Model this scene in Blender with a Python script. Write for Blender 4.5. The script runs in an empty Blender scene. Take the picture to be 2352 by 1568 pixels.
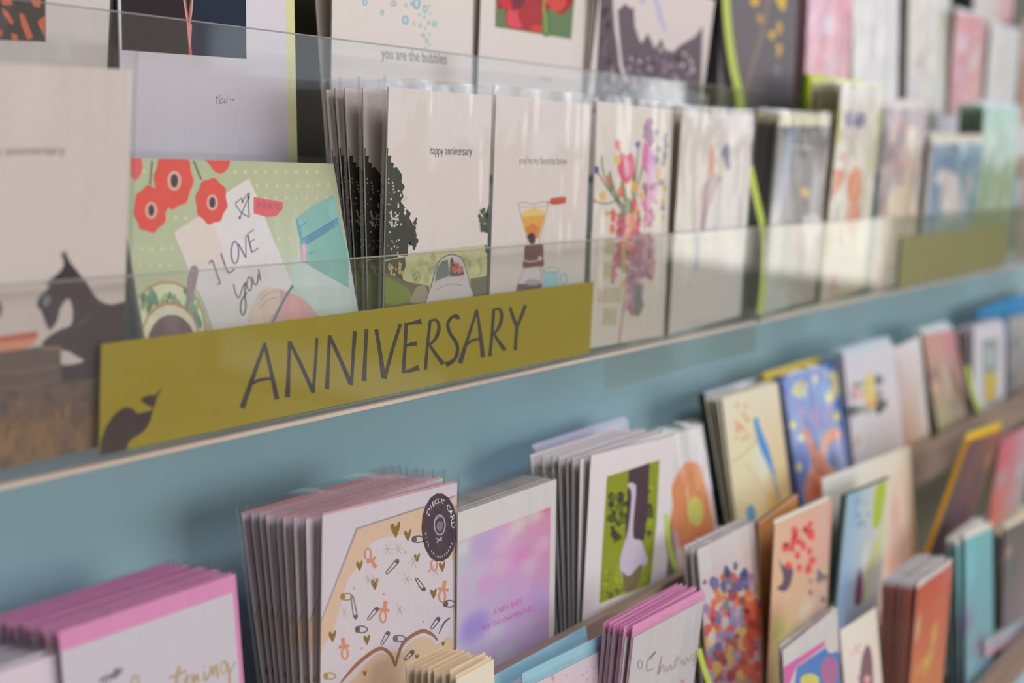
import bpy, math, random
from mathutils import Vector, Matrix
from mathutils.geometry import tessellate_polygon

# ------------------------------------------------------------ camera
FPX, CX, CY = 3800.0, 1176.0, 784.0
PITCH, HEAD = math.radians(5.74), math.radians(28.97)
CAM = Vector((0.0, -0.60, 1.45))
scene = bpy.context.scene
cam_data = bpy.data.cameras.new('camera')
cam = bpy.data.objects.new('camera', cam_data)
scene.collection.objects.link(cam)
cam.location = CAM
cam.rotation_euler = (math.radians(90) - PITCH, 0, HEAD - math.radians(90))
cam_data.sensor_width = 36.0
cam_data.lens = FPX / 2352 * 36.0
cam_data.clip_start = 0.02
cam_data.dof.use_dof = True
cam_data.dof.focus_distance = 0.96
cam_data.dof.aperture_fstop = 5.1
scene.camera = cam
MR = cam.rotation_euler.to_matrix()
RV, UV_, FV = MR @ Vector((1, 0, 0)), MR @ Vector((0, 1, 0)), MR @ Vector((0, 0, -1))

# ------------------------------------------------------------ sky and light
world = bpy.data.worlds.new('world'); scene.world = world
world.use_nodes = True
wb = world.node_tree.nodes['Background']
wb.inputs[0].default_value = (0.80, 0.88, 1.0, 1); wb.inputs[1].default_value = 1.2

def area(name, loc, target, sx, sy, power, col):
    l = bpy.data.lights.new(name, 'AREA'); l.shape = 'RECTANGLE'; l.size = sx; l.size_y = sy
    l.energy = power; l.color = col
    o = bpy.data.objects.new(name, l); scene.collection.objects.link(o)
    o.location = loc
    o.rotation_euler = (Vector(target) - Vector(loc)).to_track_quat('-Z', 'Y').to_euler()
    return o
LW = 1.0
area('daylight_end_window', (6.5, -1.9, 1.7), (0, -0.9, 1.4), 0.9, 1.7, 9.5 * LW, (1.0, 0.92, 0.87))
area('daylight_shopfront', (1.2, -4.9, 1.7), (0.9, 0, 1.3), 4.8, 2.2, 90 * LW, (1.0, 0.875, 0.81))
area('added_overhead_fill', (0.9, -1.5, 2.85), (0.9, -0.7, 1.0), 2.8, 0.9, 26 * LW, (0.92, 0.88, 0.95))  # unseen overhead area light, added to lift the ambient level

scene.view_settings.view_transform = 'Standard'
scene.view_settings.look = 'None'
scene.view_settings.exposure = -0.06
scene.view_settings.gamma = 1.0
scene.view_settings.use_curve_mapping = False
scene.cycles.transparent_max_bounces = 40
scene.cycles.max_bounces = 6
scene.cycles.diffuse_bounces = 3
scene.cycles.glossy_bounces = 3
scene.cycles.use_adaptive_sampling = True
scene.cycles.adaptive_threshold = 0.07
scene.cycles.adaptive_min_samples = 16
scene.cycles.caustics_reflective = False
scene.cycles.caustics_refractive = False
scene.cycles.use_denoising = True
scene.cycles.use_light_tree = False
scene.cycles.sample_clamp_indirect = 4.0

# ------------------------------------------------------------ colour and materials
def s2l(c):
    c = c / 255.0
    return c / 12.92 if c <= 0.04045 else ((c + 0.055) / 1.055) ** 2.4
LIT = (0.66, 0.61, 0.58)          # light falling on an upright card; a paper colour = seen colour / light
def A(c):
    return tuple(min(0.92, s2l(v) / e) for v, e in zip(c, LIT)) + (1.0,)

def node_mat(name):
    m = bpy.data.materials.new(name); m.use_nodes = True
    nt = m.node_tree; nt.nodes.clear()
    return m, nt, nt.nodes.new('ShaderNodeOutputMaterial')

def paint_mat(name, col, rough=0.6, noise=0.05, scale=30, metallic=0.0, bump=0.0, spec=0.3):
    m, nt, out = node_mat(name)
    b = nt.nodes.new('ShaderNodeBsdfPrincipled')
    b.inputs['Roughness'].default_value = rough
    b.inputs['Metallic'].default_value = metallic
    b.inputs['Specular IOR Level'].default_value = spec
    n = nt.nodes.new('ShaderNodeTexNoise'); n.inputs['Scale'].default_value = scale
    n.inputs['Detail'].default_value = 4
    tc = nt.nodes.new('ShaderNodeTexCoord'); nt.links.new(tc.outputs['Object'], n.inputs['Vector'])
    r = nt.nodes.new('ShaderNodeMapRange')
    r.inputs['To Min'].default_value = 1 - noise; r.inputs['To Max'].default_value = 1 + noise
    nt.links.new(n.outputs['Fac'], r.inputs['Value'])
    v = nt.nodes.new('ShaderNodeVectorMath'); v.operation = 'SCALE'
    v.inputs[0].default_value = col[:3]; nt.links.new(r.outputs[0], v.inputs['Scale'])
    nt.links.new(v.outputs[0], b.inputs['Base Color'])
    if bump:
        bp = nt.nodes.new('ShaderNodeBump'); bp.inputs['Strength'].default_value = bump
        bp.inputs['Distance'].default_value = 0.002
        nt.links.new(n.outputs['Fac'], bp.inputs['Height']); nt.links.new(bp.outputs[0], b.inputs['Normal'])
    nt.links.new(b.outputs[0], out.inputs[0])
    return m

def wood_mat(name, c1, c2, sc=(2, 30, 30), rough=0.5):
    m, nt, out = node_mat(name)
    b = nt.nodes.new('ShaderNodeBsdfPrincipled'); b.inputs['Roughness'].default_value = rough
    tc = nt.nodes.new('ShaderNodeTexCoord'); mp = nt.nodes.new('ShaderNodeMapping')
    mp.inputs['Scale'].default_value = sc
    n = nt.nodes.new('ShaderNodeTexNoise'); n.inputs['Scale'].default_value = 3; n.inputs['Detail'].default_value = 6
    cr = nt.nodes.new('ShaderNodeValToRGB')
    cr.color_ramp.elements[0].color = c1; cr.color_ramp.elements[1].color = c2
    cr.color_ramp.elements[0].position = 0.3; cr.color_ramp.elements[1].position = 0.7
    nt.links.new(tc.outputs['Object'], mp.inputs[0]); nt.links.new(mp.outputs[0], n.inputs['Vector'])
    nt.links.new(n.outputs['Fac'], cr.inputs[0]); nt.links.new(cr.outputs[0], b.inputs['Base Color'])
    nt.links.new(b.outputs[0], out.inputs[0])
    return m

def print_mat():
    m, nt, out = node_mat('printed_paper')
    b = nt.nodes.new('ShaderNodeBsdfPrincipled')
    b.inputs['Roughness'].default_value = 0.55; b.inputs['Specular IOR Level'].default_value = 0.25
    at = nt.nodes.new('ShaderNodeVertexColor'); at.layer_name = 'print'
    n = nt.nodes.new('ShaderNodeTexNoise'); n.inputs['Scale'].default_value = 260; n.inputs['Detail'].default_value = 3
    tc = nt.nodes.new('ShaderNodeTexCoord'); nt.links.new(tc.outputs['Object'], n.inputs['Vector'])
    r = nt.nodes.new('ShaderNodeMapRange'); r.inputs['To Min'].default_value = 0.96; r.inputs['To Max'].default_value = 1.04
    nt.links.new(n.outputs['Fac'], r.inputs['Value'])
    v = nt.nodes.new('ShaderNodeVectorMath'); v.operation = 'SCALE'
    nt.links.new(at.outputs['Color'], v.inputs[0]); nt.links.new(r.outputs[0], v.inputs['Scale'])
    nt.links.new(v.outputs[0], b.inputs['Base Color']); nt.links.new(b.outputs[0], out.inputs[0])
    return m

def clear_mat(name, tint, ior=1.49, bump=0.0, bscale=20.0, rough=0.03, haze=0.0, stretch=(1, 1, 1)):
    """thin clear sheet: see-through with a mirror-like surface by Fresnel"""
    m, nt, out = node_mat(name)
    t = nt.nodes.new('ShaderNodeBsdfTransparent'); t.inputs[0].default_value = tint
    g = nt.nodes.new('ShaderNodeBsdfGlossy'); g.inputs['Roughness'].default_value = rough
    g.inputs[0].default_value = (1, 1, 1, 1)
    f = nt.nodes.new('ShaderNodeFresnel')
    ge = nt.nodes.new('ShaderNodeNewGeometry'); mi = nt.nodes.new('ShaderNodeMapRange')   # both faces of the thin sheet mirror alike
    mi.inputs['To Min'].default_value = ior; mi.inputs['To Max'].default_value = 1 / ior
    nt.links.new(ge.outputs['Backfacing'], mi.inputs['Value']); nt.links.new(mi.outputs[0], f.inputs['IOR'])
    mx = nt.nodes.new('ShaderNodeMixShader')
    nt.links.new(f.outputs[0], mx.inputs[0]); nt.links.new(t.outputs[0], mx.inputs[1]); nt.links.new(g.outputs[0], mx.inputs[2])
    last = mx
    if haze:
        d = nt.nodes.new('ShaderNodeBsdfDiffuse'); d.inputs[0].default_value = (0.8, 0.8, 0.8, 1)
        m2 = nt.nodes.new('ShaderNodeMixShader'); m2.inputs[0].default_value = haze
        nt.links.new(mx.outputs[0], m2.inputs[1]); nt.links.new(d.outputs[0], m2.inputs[2]); last = m2
    if bump:
        n = nt.nodes.new('ShaderNodeTexNoise'); n.inputs['Scale'].default_value = bscale; n.inputs['Detail'].default_value = 2
        tc = nt.nodes.new('ShaderNodeTexCoord'); mp = nt.nodes.new('ShaderNodeMapping'); mp.inputs['Scale'].default_value = stretch
        nt.links.new(tc.outputs['Object'], mp.inputs[0]); nt.links.new(mp.outputs[0], n.inputs['Vector'])
        bp = nt.nodes.new('ShaderNodeBump'); bp.inputs['Strength'].default_value = bump; bp.inputs['Distance'].default_value = 0.004
        nt.links.new(n.outputs['Fac'], bp.inputs['Height'])
        nt.links.new(bp.outputs[0], f.inputs['Normal']); nt.links.new(bp.outputs[0], g.inputs['Normal'])
    nt.links.new(last.outputs[0], out.inputs[0])
    return m

M_PRINT = print_mat()
M_SLEEVE = clear_mat('cellophane', (0.965, 0.965, 0.97, 1), 1.36, bump=1.0, bscale=11, rough=0.07, haze=0.006, stretch=(2.2, 1, .8))
M_SEAM = clear_mat('sleeve_seam', (0.95, 0.95, 0.96, 1), 1.3, rough=0.25, haze=0.18)
M_ACRYL = clear_mat('clear_acrylic', (0.992, 0.994, 0.992, 1), 1.49, rough=0.04, haze=0.022)  # diffuse haze stands in for the pale veil of room reflections
M_EDGE = clear_mat('acrylic_cut_edge', (0.55, 0.60, 0.57, 1), 1.5, rough=0.3, haze=0.35)
M_TEAL = paint_mat('teal_paint', tuple(1.58 * v for v in A((120, 144, 150))), 0.5, 0.03, 14, bump=0.05)
M_OLIVE = paint_mat('dark_olive_paint', A((78, 80, 66)), 0.5, 0.05, 14)
M_RAIL = wood_mat('brown_wood', A((122, 102, 92)), A((142, 120, 106)))
M_BODY = paint_mat('olive_brown_body', A((112, 100, 80)), 0.6, 0.06, 12)
M_BEIGE = wood_mat('pale_birch', A((172, 154, 140)), A((192, 174, 158)))

# ------------------------------------------------------------ picking points of the place
def ray(px, py): return FV * FPX + RV * (px - CX) - UV_ * (py - CY)
def hitp(px, py, o, n):
    d = ray(px, py); return CAM + d * ((o - CAM).dot(n) / d.dot(n))
def hity(px, py, Y): return hitp(px, py, Vector((0, Y, 0)), Vector((0, 1, 0)))

def link(o, parent=None):
    scene.collection.objects.link(o)
    if parent is not None: o.parent = parent
    return o
def empty(name, label, cat, group=None, loc=(0, 0, 0)):
    o = bpy.data.objects.new(name, None); o.empty_display_size = 0.02; link(o); o.location = loc
    tag(o, label, cat, group); return o
def tag(o, label, cat, group=None):
    o['label'] = label; o['category'] = cat
    if group: o['group'] = group
    return o
def structure(o): o['kind'] = 'structure'; return o

class MB:
    def __init__(s): s.v = []; s.f = []; s.m = []; s.c = []
    def poly(s, pts, col=(1, 1, 1, 1), mi=0):
        b = len(s.v); s.v += [tuple(p) for p in pts]; s.f.append(tuple(range(b, b + len(pts)))); s.m.append(mi)
        s.c.append([col] * len(pts))
    def tess(s, pts, col):
        """flat polygon of any shape"""
        if len(pts) == 3: s.poly(pts, col); return
        try: tr = tessellate_polygon([[Vector((p[0] * 1000, p[2] * 1000, 0)) for p in pts]])
        except Exception: return
        for t in tr:
            a, b_, c = (Vector(pts[i]) for i in t)
            n = (b_ - a).cross(c - a)
            if n.length < 1e-15: continue
            s.poly([a, c, b_] if n.y > 0 else [a, b_, c], col)
    def box(s, x0, x1, y0, y1, z0, z1, col=(1, 1, 1, 1), mi=0):
        V = [(x, y, z) for z in (z0, z1) for y in (y0, y1) for x in (x0, x1)]
        for q in ((0, 2, 3, 1), (4, 5, 7, 6), (0, 1, 5, 4), (2, 6, 7, 3), (0, 4, 6, 2), (1, 3, 7, 5)):
            s.poly([V[i] for i in q], col, mi)
    def prism(s, prof, x0, x1, mi=0, col=(1, 1, 1, 1)):
        """(y,z) outline swept along x"""
        n = len(prof)
        for i in range(n):
            a, b_ = prof[i], prof[(i + 1) % n]
            s.poly([(x0, *a), (x1, *a), (x1, *b_), (x0, *b_)], col, mi)
        s.poly([(x0, *p) for p in prof], col, mi); s.poly([(x1, *p) for p in reversed(prof)], col, mi)
    def build(s, name, mats, parent=None, smooth=False):
        me = bpy.data.meshes.new(name)
        if smooth:
            vm = [0] * len(s.v)
            for f, q in zip(s.f, s.m):
                for i in f: vm[i] = q
            key = {}; idx = [key.setdefault(tuple(round(x, 7) for x in v) + (q,), len(key)) for v, q in zip(s.v, vm)]
            me.from_pydata([k_[:3] for k_ in key], [], [tuple(idx[i] for i in f) for f in s.f])
        else: me.from_pydata(s.v, [], s.f)
        for m in (mats if isinstance(mats, (list, tuple)) else [mats]): me.materials.append(m)
        at = me.color_attributes.new('print', 'FLOAT_COLOR', 'CORNER')
        flat = [x for cs in s.c for c in cs for x in (c[0], c[1], c[2], 1.0)]
        at.data.foreach_set('color', flat)
        me.polygons.foreach_set('material_index', s.m)
        if smooth: me.polygons.foreach_set('use_smooth', [True] * len(me.polygons))
        me.update()
        return link(bpy.data.objects.new(name, me), parent)

# ------------------------------------------------------------ art on cards, traced on the card's own face
def clip_rect(pts, w, h):
    """pts (x,z) inside 0..w, 0..h"""
    def cl(P, ins, inter):
        out = []
        for i in range(len(P)):
            a, b = P[i - 1], P[i]
            if ins(b):
                if not ins(a): out.append(inter(a, b))
                out.append(b)
            elif ins(a): out.append(inter(a, b))
        return out
    def ix(v): return lambda a, b: (v, a[1] + (b[1] - a[1]) * (v - a[0]) / (b[0] - a[0]))
    def iz(v): return lambda a, b: (a[0] + (b[0] - a[0]) * (v - a[1]) / (b[1] - a[1]), v)
    P = pts
    for ins, it in ((lambda p: p[0] >= 0, ix(0)), (lambda p: p[0] <= w, ix(w)), (lambda p: p[1] >= 0, iz(0)), (lambda p: p[1] <= h, iz(h))):
        if len(P) < 3: return []
        P = cl(P, ins, it)
    return P

_text_cache, _text_w = {}, {}
def text_tris(txt):
    if txt not in _text_cache:
        cu = bpy.data.curves.new('lettering', 'FONT'); cu.body = txt; cu.size = 1.0; cu.resolution_u = 3
        ob = bpy.data.objects.new('lettering', cu); scene.collection.objects.link(ob)
        dg = bpy.context.evaluated_depsgraph_get(); me = bpy.data.meshes.new_from_object(ob.evaluated_get(dg))
        me.calc_loop_triangles()
        V = [v.co.copy() for v in me.vertices]; T = [tuple(t.vertices) for t in me.loop_triangles]
        bpy.data.objects.remove(ob); bpy.data.curves.remove(cu); bpy.data.meshes.remove(me)
        xs = [v.x for v in V]; x0, x1 = min(xs), max(xs)
        _text_cache[txt] = ([((v.x - x0) / (x1 - x0), v.y) for v in V], T); _text_w[txt] = x1 - x0
    return _text_cache[txt]

def stroke(pts, w):
    """outline of a brush line of width w (number or list per point) in pixels"""
    n = len(pts); L, R_ = [], []
    ws = w if isinstance(w, (list, tuple)) else [w] * n
    for i in range(n):
        a = pts[max(0, i - 1)]; b = pts[min(n - 1, i + 1)]
        dx, dy = b[0] - a[0], b[1] - a[1]; l = math.hypot(dx, dy) or 1
        nx, ny = -dy / l * ws[i] / 2, dx / l * ws[i] / 2
        L.append((pts[i][0] + nx, pts[i][1] + ny)); R_.append((pts[i][0] - nx, pts[i][1] - ny))
    return L, R_
def smooth_pts(pts, k=4):
    if len(pts) < 3: return pts
    out = []
    for i in range(len(pts) - 1):
        p0, p1, p2, p3 = pts[max(0, i - 1)], pts[i], pts[i + 1], pts[min(len(pts) - 1, i + 2)]
        for j in range(k):
            t = j / k
            out.append(tuple(0.5 * (2 * p1[q] + (p2[q] - p0[q]) * t + (2 * p0[q] - 5 * p1[q] + 4 * p2[q] - p3[q]) * t * t
                       + (3 * p1[q] - p0[q] - 3 * p2[q] + p3[q]) * t ** 3) for q in range(2)))
    out.append(pts[-1]); return out

class Face:
    """front face of a flat card: pixel -> local (x,z)"""
    def __init__(s, o, ex, ez, w, h):
        s.o, s.ex, s.ez, s.w, s.h = o, ex, ez, w, h; s.n = ez.cross(ex)   # o = bottom left corner
    def loc(s, p):
        q = hitp(p[0], p[1], s.o, s.n) - s.o
        return (q.dot(s.ex), q.dot(s.ez))

STEP = 0.0000025
def paint(mb, face, art, seed=1):
    rnd = random.Random(seed); k = [1]
    w, h = face.w, face.h
    def put(pix, col, local=False):
        P = clip_rect([p if local else face.loc(p) for p in pix], w, h)
        if len(P) >= 3: mb.tess([(p[0] - w / 2, -STEP * k[0], p[1]) for p in P], col)
    flat = []
    for op in art:
        if op[0] == 'G': flat += [(o_, False) for o_ in op[1]] + [(None, True)]      # a group of shapes printed in one layer
        else: flat.append((op, True))
    for op, step in flat:
        if op is None: k[0] += 1; continue
        t = op[0]
        if t == 'p': put(op[2], A(op[1]))
        elif t == 'sp': put(smooth_pts(list(op[2]) + [op[2][0]])[:-1], A(op[1]))
        elif t == 'e':
            _, c, cx, cy, rx, ry = op[:6]; ro = math.radians(op[6]) if len(op) > 6 else 0
            N = 18
            put([(cx + rx * math.cos(a) * math.cos(ro) - ry * math.sin(a) * math.sin(ro), cy + rx * math.cos(a) * math.sin(ro) + ry * math.sin(a) * math.cos(ro))
                 for a in (2 * math.pi * i / N for i in range(N))], A(c))
        elif t == 'ring':
            _, c, cx, cy, rx, ry, lw = op[:7]; N = 20
            for i in range(N):
                a, b = 2 * math.pi * i / N, 2 * math.pi * (i + 1) / N
                q = (rx - lw) / rx, (ry - lw) / ry
                put([(cx + rx * math.cos(a), cy + ry * math.sin(a)), (cx + rx * math.cos(b), cy + ry * math.sin(b)),
                     (cx + rx * q[0] * math.cos(b), cy + ry * q[1] * math.sin(b)), (cx + rx * q[0] * math.cos(a), cy + ry * q[1] * math.sin(a))], A(c))
        elif t in ('l', 'c'):
            pts, ws = op[3], op[2]
            if isinstance(ws, (list, tuple)) and len(ws) != len(pts): ws = [ws[int(round(i * (len(ws) - 1) / max(1, len(pts) - 1)))] for i in range(len(pts))]
            if t == 'c' and len(pts) > 2:
                n0 = len(pts)
                if isinstance(ws, (list, tuple)): pts = smooth_pts([p for p in pts]); ws = [ws[min(n0 - 1, i // 4)] + (ws[min(n0 - 1, i // 4 + 1)] - ws[min(n0 - 1, i // 4)]) * (i % 4) / 4 for i in range(len(pts))]
                else: pts = smooth_pts(pts)
            L, R_ = stroke(pts, ws)
            for i in range(len(pts) - 1): put([L[i], L[i + 1], R_[i + 1], R_[i]], A(op[1]))
        elif t == 't':
            _, c, txt, a, b, hh = op[:6]; sh = op[6] if len(op) > 6 else 0
            V, T = text_tris(txt); col = A(c)
            dx, dy = b[0] - a[0], b[1] - a[1]
            L = [face.loc((a[0] + dx * x + sh * y * hh * 1.4, a[1] + dy * x - y * hh * 1.4)) for x, y in V]
            for tr in T:
                P = [L[i] for i in tr]
                if all(0 <= p[0] <= w and 0 <= p[1] <= h for p in P): mb.tess([(p[0] - w / 2, -STEP * k[0], p[1]) for p in P], col)
        elif t == 's':
            _, cols, n, bb, r0, r1 = op[:6]; asp = op[6] if len(op) > 6 else 1.8
            for i in range(n):
                cx, cy = rnd.uniform(bb[0], bb[2]), rnd.uniform(bb[1], bb[3])
                if len(bb) > 4: cy += (cx - bb[0]) * bb[4]
                r = rnd.uniform(r0, r1); ro = rnd.uniform(0, 6.28); N = 8
                c = A(cols[rnd.randrange(len(cols))])
                put([(cx + r * math.cos(q) * rnd.uniform(.7, 1.2), cy + r * asp * math.sin(q) * rnd.uniform(.7, 1.2)) for q in (2 * math.pi * j / N for j in range(N))], c)
                if i % 6 == 5: k[0] += 1   # overlapping dabs on their own layers
        elif t == 'r':
            _, c, u0, v0, u1, v1 = op
            put([(u0 * w, v0 * h), (u1 * w, v0 * h), (u1 * w, v1 * h), (u0 * w, v1 * h)], A(c), True)
        elif t == 'g':       # soft picture: corner colours tl,tr,bl,br + gaussian blobs, on a grid
            _, (u0, v0, u1, v1), cc, blobs, nx, nz = op
            B = [(face.loc((b[0], b[1])), b[2], b[3], b[4] if len(b) > 4 else 1.0) for b in blobs]
            sc = FPX / (face.o - CAM).dot(FV)
            def colat(x, z, u, v):
                c = [cc[0][i] * (1 - u) * v + cc[1][i] * u * v + cc[2][i] * (1 - u) * (1 - v) + cc[3][i] * u * (1 - v) for i in range(3)]
                for (p, r, bc, st) in B:
                    rr = (r[0] if isinstance(r, tuple) else r) / sc / 0.5, (r[1] if isinstance(r, tuple) else r) / sc
                    d = ((x - p[0]) / rr[0]) ** 2 + ((z - p[1]) / rr[1]) ** 2
                    a = st * math.exp(-d ** 2)
                    c = [c[i] * (1 - a) + bc[i] * a for i in range(3)]
                return A(c)
            G = [[None] * (nx + 1) for _ in range(nz + 1)]
            for j in range(nz + 1):
                for i in range(nx + 1):
                    u, v = i / nx, j / nz; x = (u0 + (u1 - u0) * u) * w; z = (v0 + (v1 - v0) * v) * h
                    G[j][i] = ((x - w / 2, -STEP * k[0], z), colat(x, z, u, v))
            for j in range(nz):
                for i in range(nx):
                    q = [G[j][i], G[j][i + 1], G[j + 1][i + 1], G[j + 1][i]]
                    mb.poly([a[0] for a in q]); mb.c[-1] = [a[1] for a in q]
        if step: k[0] += 1

# ------------------------------------------------------------ tiers: y of the lip, z of the base
TIER = {}
ORD = ['', 'second', 'third', 'fourth', 'fifth', 'sixth', 'seventh', 'eighth', 'ninth', 'tenth', 'eleventh', 'twelfth', 'thirteenth', 'fourteenth', 'fifteenth', 'sixteenth']
_sl = {}
def sleeve_mesh(w, h, top, side, back, seed):
    """cellophane bag: front and back sheets, edges, wavy mouth above the card, a crimped flap"""
    rnd = random.Random(seed); mb = MB(); NX, NZ = 18, 7
    zs = [0.0002, h * 0.2, h * 0.4, h * 0.6, h * 0.8, h * 0.97, h + top * 0.5, h + top]
    amp = [0, .00012, .0002, .0002, .00025, .0002, .0005, .0007]
    ph = [rnd.uniform(0, 6.28) for _ in range(4)]
    def yy(i, j, s):
        u = i / NX; e = math.sin(math.pi * u) ** 0.5
        wob = math.sin(u * 17 + ph[0] + j) * .5 + math.sin(u * 31 + ph[1] + j * 2) * .5
        return (-0.0002 if s < 0 else back) + (amp[j] * wob + s * 0.0002 * e)
    for s in (-1, 1):
        for j in range(NZ):
            for i in range(NX):
                q = []
                for a, b in ((i, j), (i + 1, j), (i + 1, j + 1), (i, j + 1)):
                    q.append((-w / 2 - side + (w + 2 * side) * a / NX, yy(a, b, s), zs[b]))
                mb.poly(q if s < 0 else q[::-1])
    for a in (0, NX):
        for j in range(NZ):
            x = -w / 2 - side + (w + 2 * side) * a / NX
            e = .0005 if a else -.0005       # heat-sealed seam
            mb.poly([(x, yy(a, j, -1), zs[j]), (x + e, yy(a, j, 1), zs[j]), (x + e, yy(a, j + 1, 1), zs[j + 1]), (x, yy(a, j + 1, -1), zs[j + 1])], mi=1)
    return mb

def card(name, label, stack, tier, TL, TR, L2, art=(), paper=(205, 192, 184), h=None, back=None, sleeve=None, env=(190, 178, 170), envx=(-.002, -.002, -.002),
         dy=0.0, cat='greeting card', group=None, thick=0.0009, edge=None, seed=None, corner=False, sleeve_back=True, copyart=True, fixed_dir=None, level=None):
    if level is None: level = tier == 1 and TL[1] < 0
    Yb = TIER[tier]['y'] + (0.0075 if tier == 1 else 0.0045) + dy; zb = TIER[tier]['z']
    Y = Yb
    for _ in range(30):
        P0, P1 = hity(*TL, Y), hity(*TR, Y)
        if level:
            nc = ray(TR[0], 0).cross(ray(TR[0], 1000)); P1 = P0 + Vector((1, 0, 0)) * ((CAM - P0).dot(nc) / nc.x)
        ex = (P1 - P0).normalized(); w = (P1 - P0).length
        Q = hitp(*L2, P0, ex); d = (Q - P0).normalized()
        hh = (Q - P0).length if corner else (h if h else (P0.z - zb - .0003 - (thick + .0008) * abs(d.y) - max(0, -ex.z * w)) / -d.z)
        Y += 0.6 * (Yb - (P0.y + d.y * hh))
    ez = -d; ex = (ex - ez * ex.dot(ez)).normalized()
    o = P0 + d * hh
    face = Face(o, ex, ez, w, hh)
    if seed is None: seed = int(TL[0] * 7 + TL[1]) % 9973
    lean = math.degrees(math.asin(ez.y)); roll = math.degrees(math.asin(ex.z))
    pc = A(paper); ec = A(edge) if edge else pc
    mb = MB()
    t = thick
    # folded card: two leaves joined at the spine, slightly apart at the open side
    g = t * 0.22
    mb.box(-w / 2, w / 2, 0, t * .36, 0, hh, pc)
    mb.box(-w / 2, w / 2, t * .36 + g, t, 0, hh, ec)
    mb.box(-w / 2, -w / 2 + t * .5, t * .36, t * .36 + g, 0, hh, ec)
    paint(mb, face, art, seed)
    ey = ez.cross(ex)
    root = bpy.data.objects.new(name, None); root.empty_display_size = .01; link(root)
    mid = o + ex * (w / 2)
    def place(r, pt, ex_, ey_, ez_):
        m = Matrix((ex_, ey_, ez_)).transposed().to_4x4(); m.translation = pt; r.matrix_world = m
    place(root, mid, ex, ey, ez)
    tag(root, label, cat, group)
    pan = mb.build('card_panel', M_PRINT, root)
    kids = [pan]
    if env:
        e = MB(); c = A(env)
        x0, x1, zt = -w / 2 - envx[0], w / 2 + envx[1], hh + envx[2]
        e.box(x0, x1, t + .0001, t + .0005, .0005, zt, c)
        # pointed flap folded over the envelope's back
        yb = t + .00055
        e.poly([(x0 + .001, yb, zt), (0, yb, zt * .52), (x1 - .001, yb, zt)], c)
        kids.append(e.build('envelope', M_PRINT, root))
    if sleeve:
        top, side = sleeve if isinstance(sleeve, tuple) else (0.009, 0.003)
        kids.append(sleeve_mesh(w, hh, top, side, t + .0008, seed).build('clear_sleeve', [M_SLEEVE, M_SEAM], root, smooth=True))
    root.matrix_world  # parents keep identity inverse
    if back:
        n, (bt, bl) = back[0], back[1]
        rnd = random.Random(seed + 5)
        # last card of the stack: where its left edge shows
        B0 = hitp(*bt, P0, Vector((1, 0, 0))); 
        B1 = hitp(*bl, Q if False else (P0 + d * (hh * .6)), Vector((1, 0, 0)))
        dl = (B1 - B0).normalized(); 
        bybot = B0.y + dl.y * hh
        if len(back) > 2: fr = back[2]
        else: fr = [(i + 1 + rnd.uniform(-.18, .18) * (i < n - 1)) / n for i in range(n)]
        fg = group or ('%s stack' % stack)
        root['group'] = fg
        lo, ytop_last = TIER[tier]['yback'], B0.y
        gap = thick + .0007 + (.0016 if sleeve else .0002); pt, po = P0.y, o.y
        for i, f in enumerate(fr):
            yt = max(pt + gap, P0.y + (B0.y - P0.y) * f); yo = max(po + gap, o.y + (bybot - o.y) * f); pt, po = yt, yo
            s = max(-.6, min(.6, (yt - yo) / hh)); cz = math.sqrt(1 - s * s)
            ez2 = Vector((0, s, cz)); ex2 = ex.copy(); ex2 = (ex2 - ez2 * ex2.dot(ez2)).normalized(); ey2 = ez2.cross(ex2)
            r = root.copy(); link(r)
            jx, jz = rnd.uniform(-.0012, .0012), rnd.uniform(0, .0012)
            place(r, Vector((mid.x + jx, yo, mid.z + jz)), ex2, ey2, ez2)
            r['label'] = '%s card from the front in the %s stack' % (ORD[i + 1], stack)
            r['group'] = fg
            for kd in kids:
                if kd.name.startswith('clear') and not sleeve_back: continue
                c = kd.copy(); link(c); c.parent = r
    return root, face

TIER = {
    1: dict(y=0.000, z=1.450, lip=1.533, yback=0.060),
    2: dict(y=-0.075, z=1.3225, lip=1.404, yback=-0.012),
    3: dict(y=-0.110, z=1.120, lip=1.149, yback=-0.05),
    4: dict(y=-0.172, z=1.010, lip=1.035, yback=-0.118),
    5: dict(y=-0.232, z=0.930, lip=0.955, yback=-0.18),
}
X0, X1 = 0.25, 3.4
# ------------------------------------------------------------ the room
def box_obj(name, x0, x1, y0, y1, z0, z1, mat, parent=None):
    mb = MB(); mb.box(x0, x1, y0, y1, z0, z1); return mb.build(name, mat, parent)
M_WALL = paint_mat('warm_white_wall', A((196, 186, 178)), 0.7, 0.02, 8)
M_FLOOR = wood_mat('floor_boards', A((150, 118, 92)), A((178, 145, 115)), (1, 12, 1), 0.35)
M_FRAME = paint_mat('window_frame_paint', A((90, 90, 88)), 0.5)
M_LAWN = paint_mat('lawn_green', (0.16, 0.22, 0.05), 0.9, 0.4, 6)
M_GLASS = clear_mat('window_glass', (0.96, 0.98, 0.97, 1), 1.45)
RX0, RX1, RY0, RY1, RZ = -2.5, 5.6, -4.4, 0.10, 3.0
structure(box_obj('floor', RX0, RX1, RY0, RY1, -0.05, 0, M_FLOOR))
structure(box_obj('ceiling', RX0, RX1, RY0, RY1, RZ, RZ + 0.05, M_WALL))
structure(box_obj('wall_back', RX0, RX1, RY1, RY1 + 0.08, 0, RZ, M_WALL))
structure(box_obj('wall_left', RX0 - 0.08, RX0, RY0, RY1, 0, RZ, M_WALL))
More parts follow.
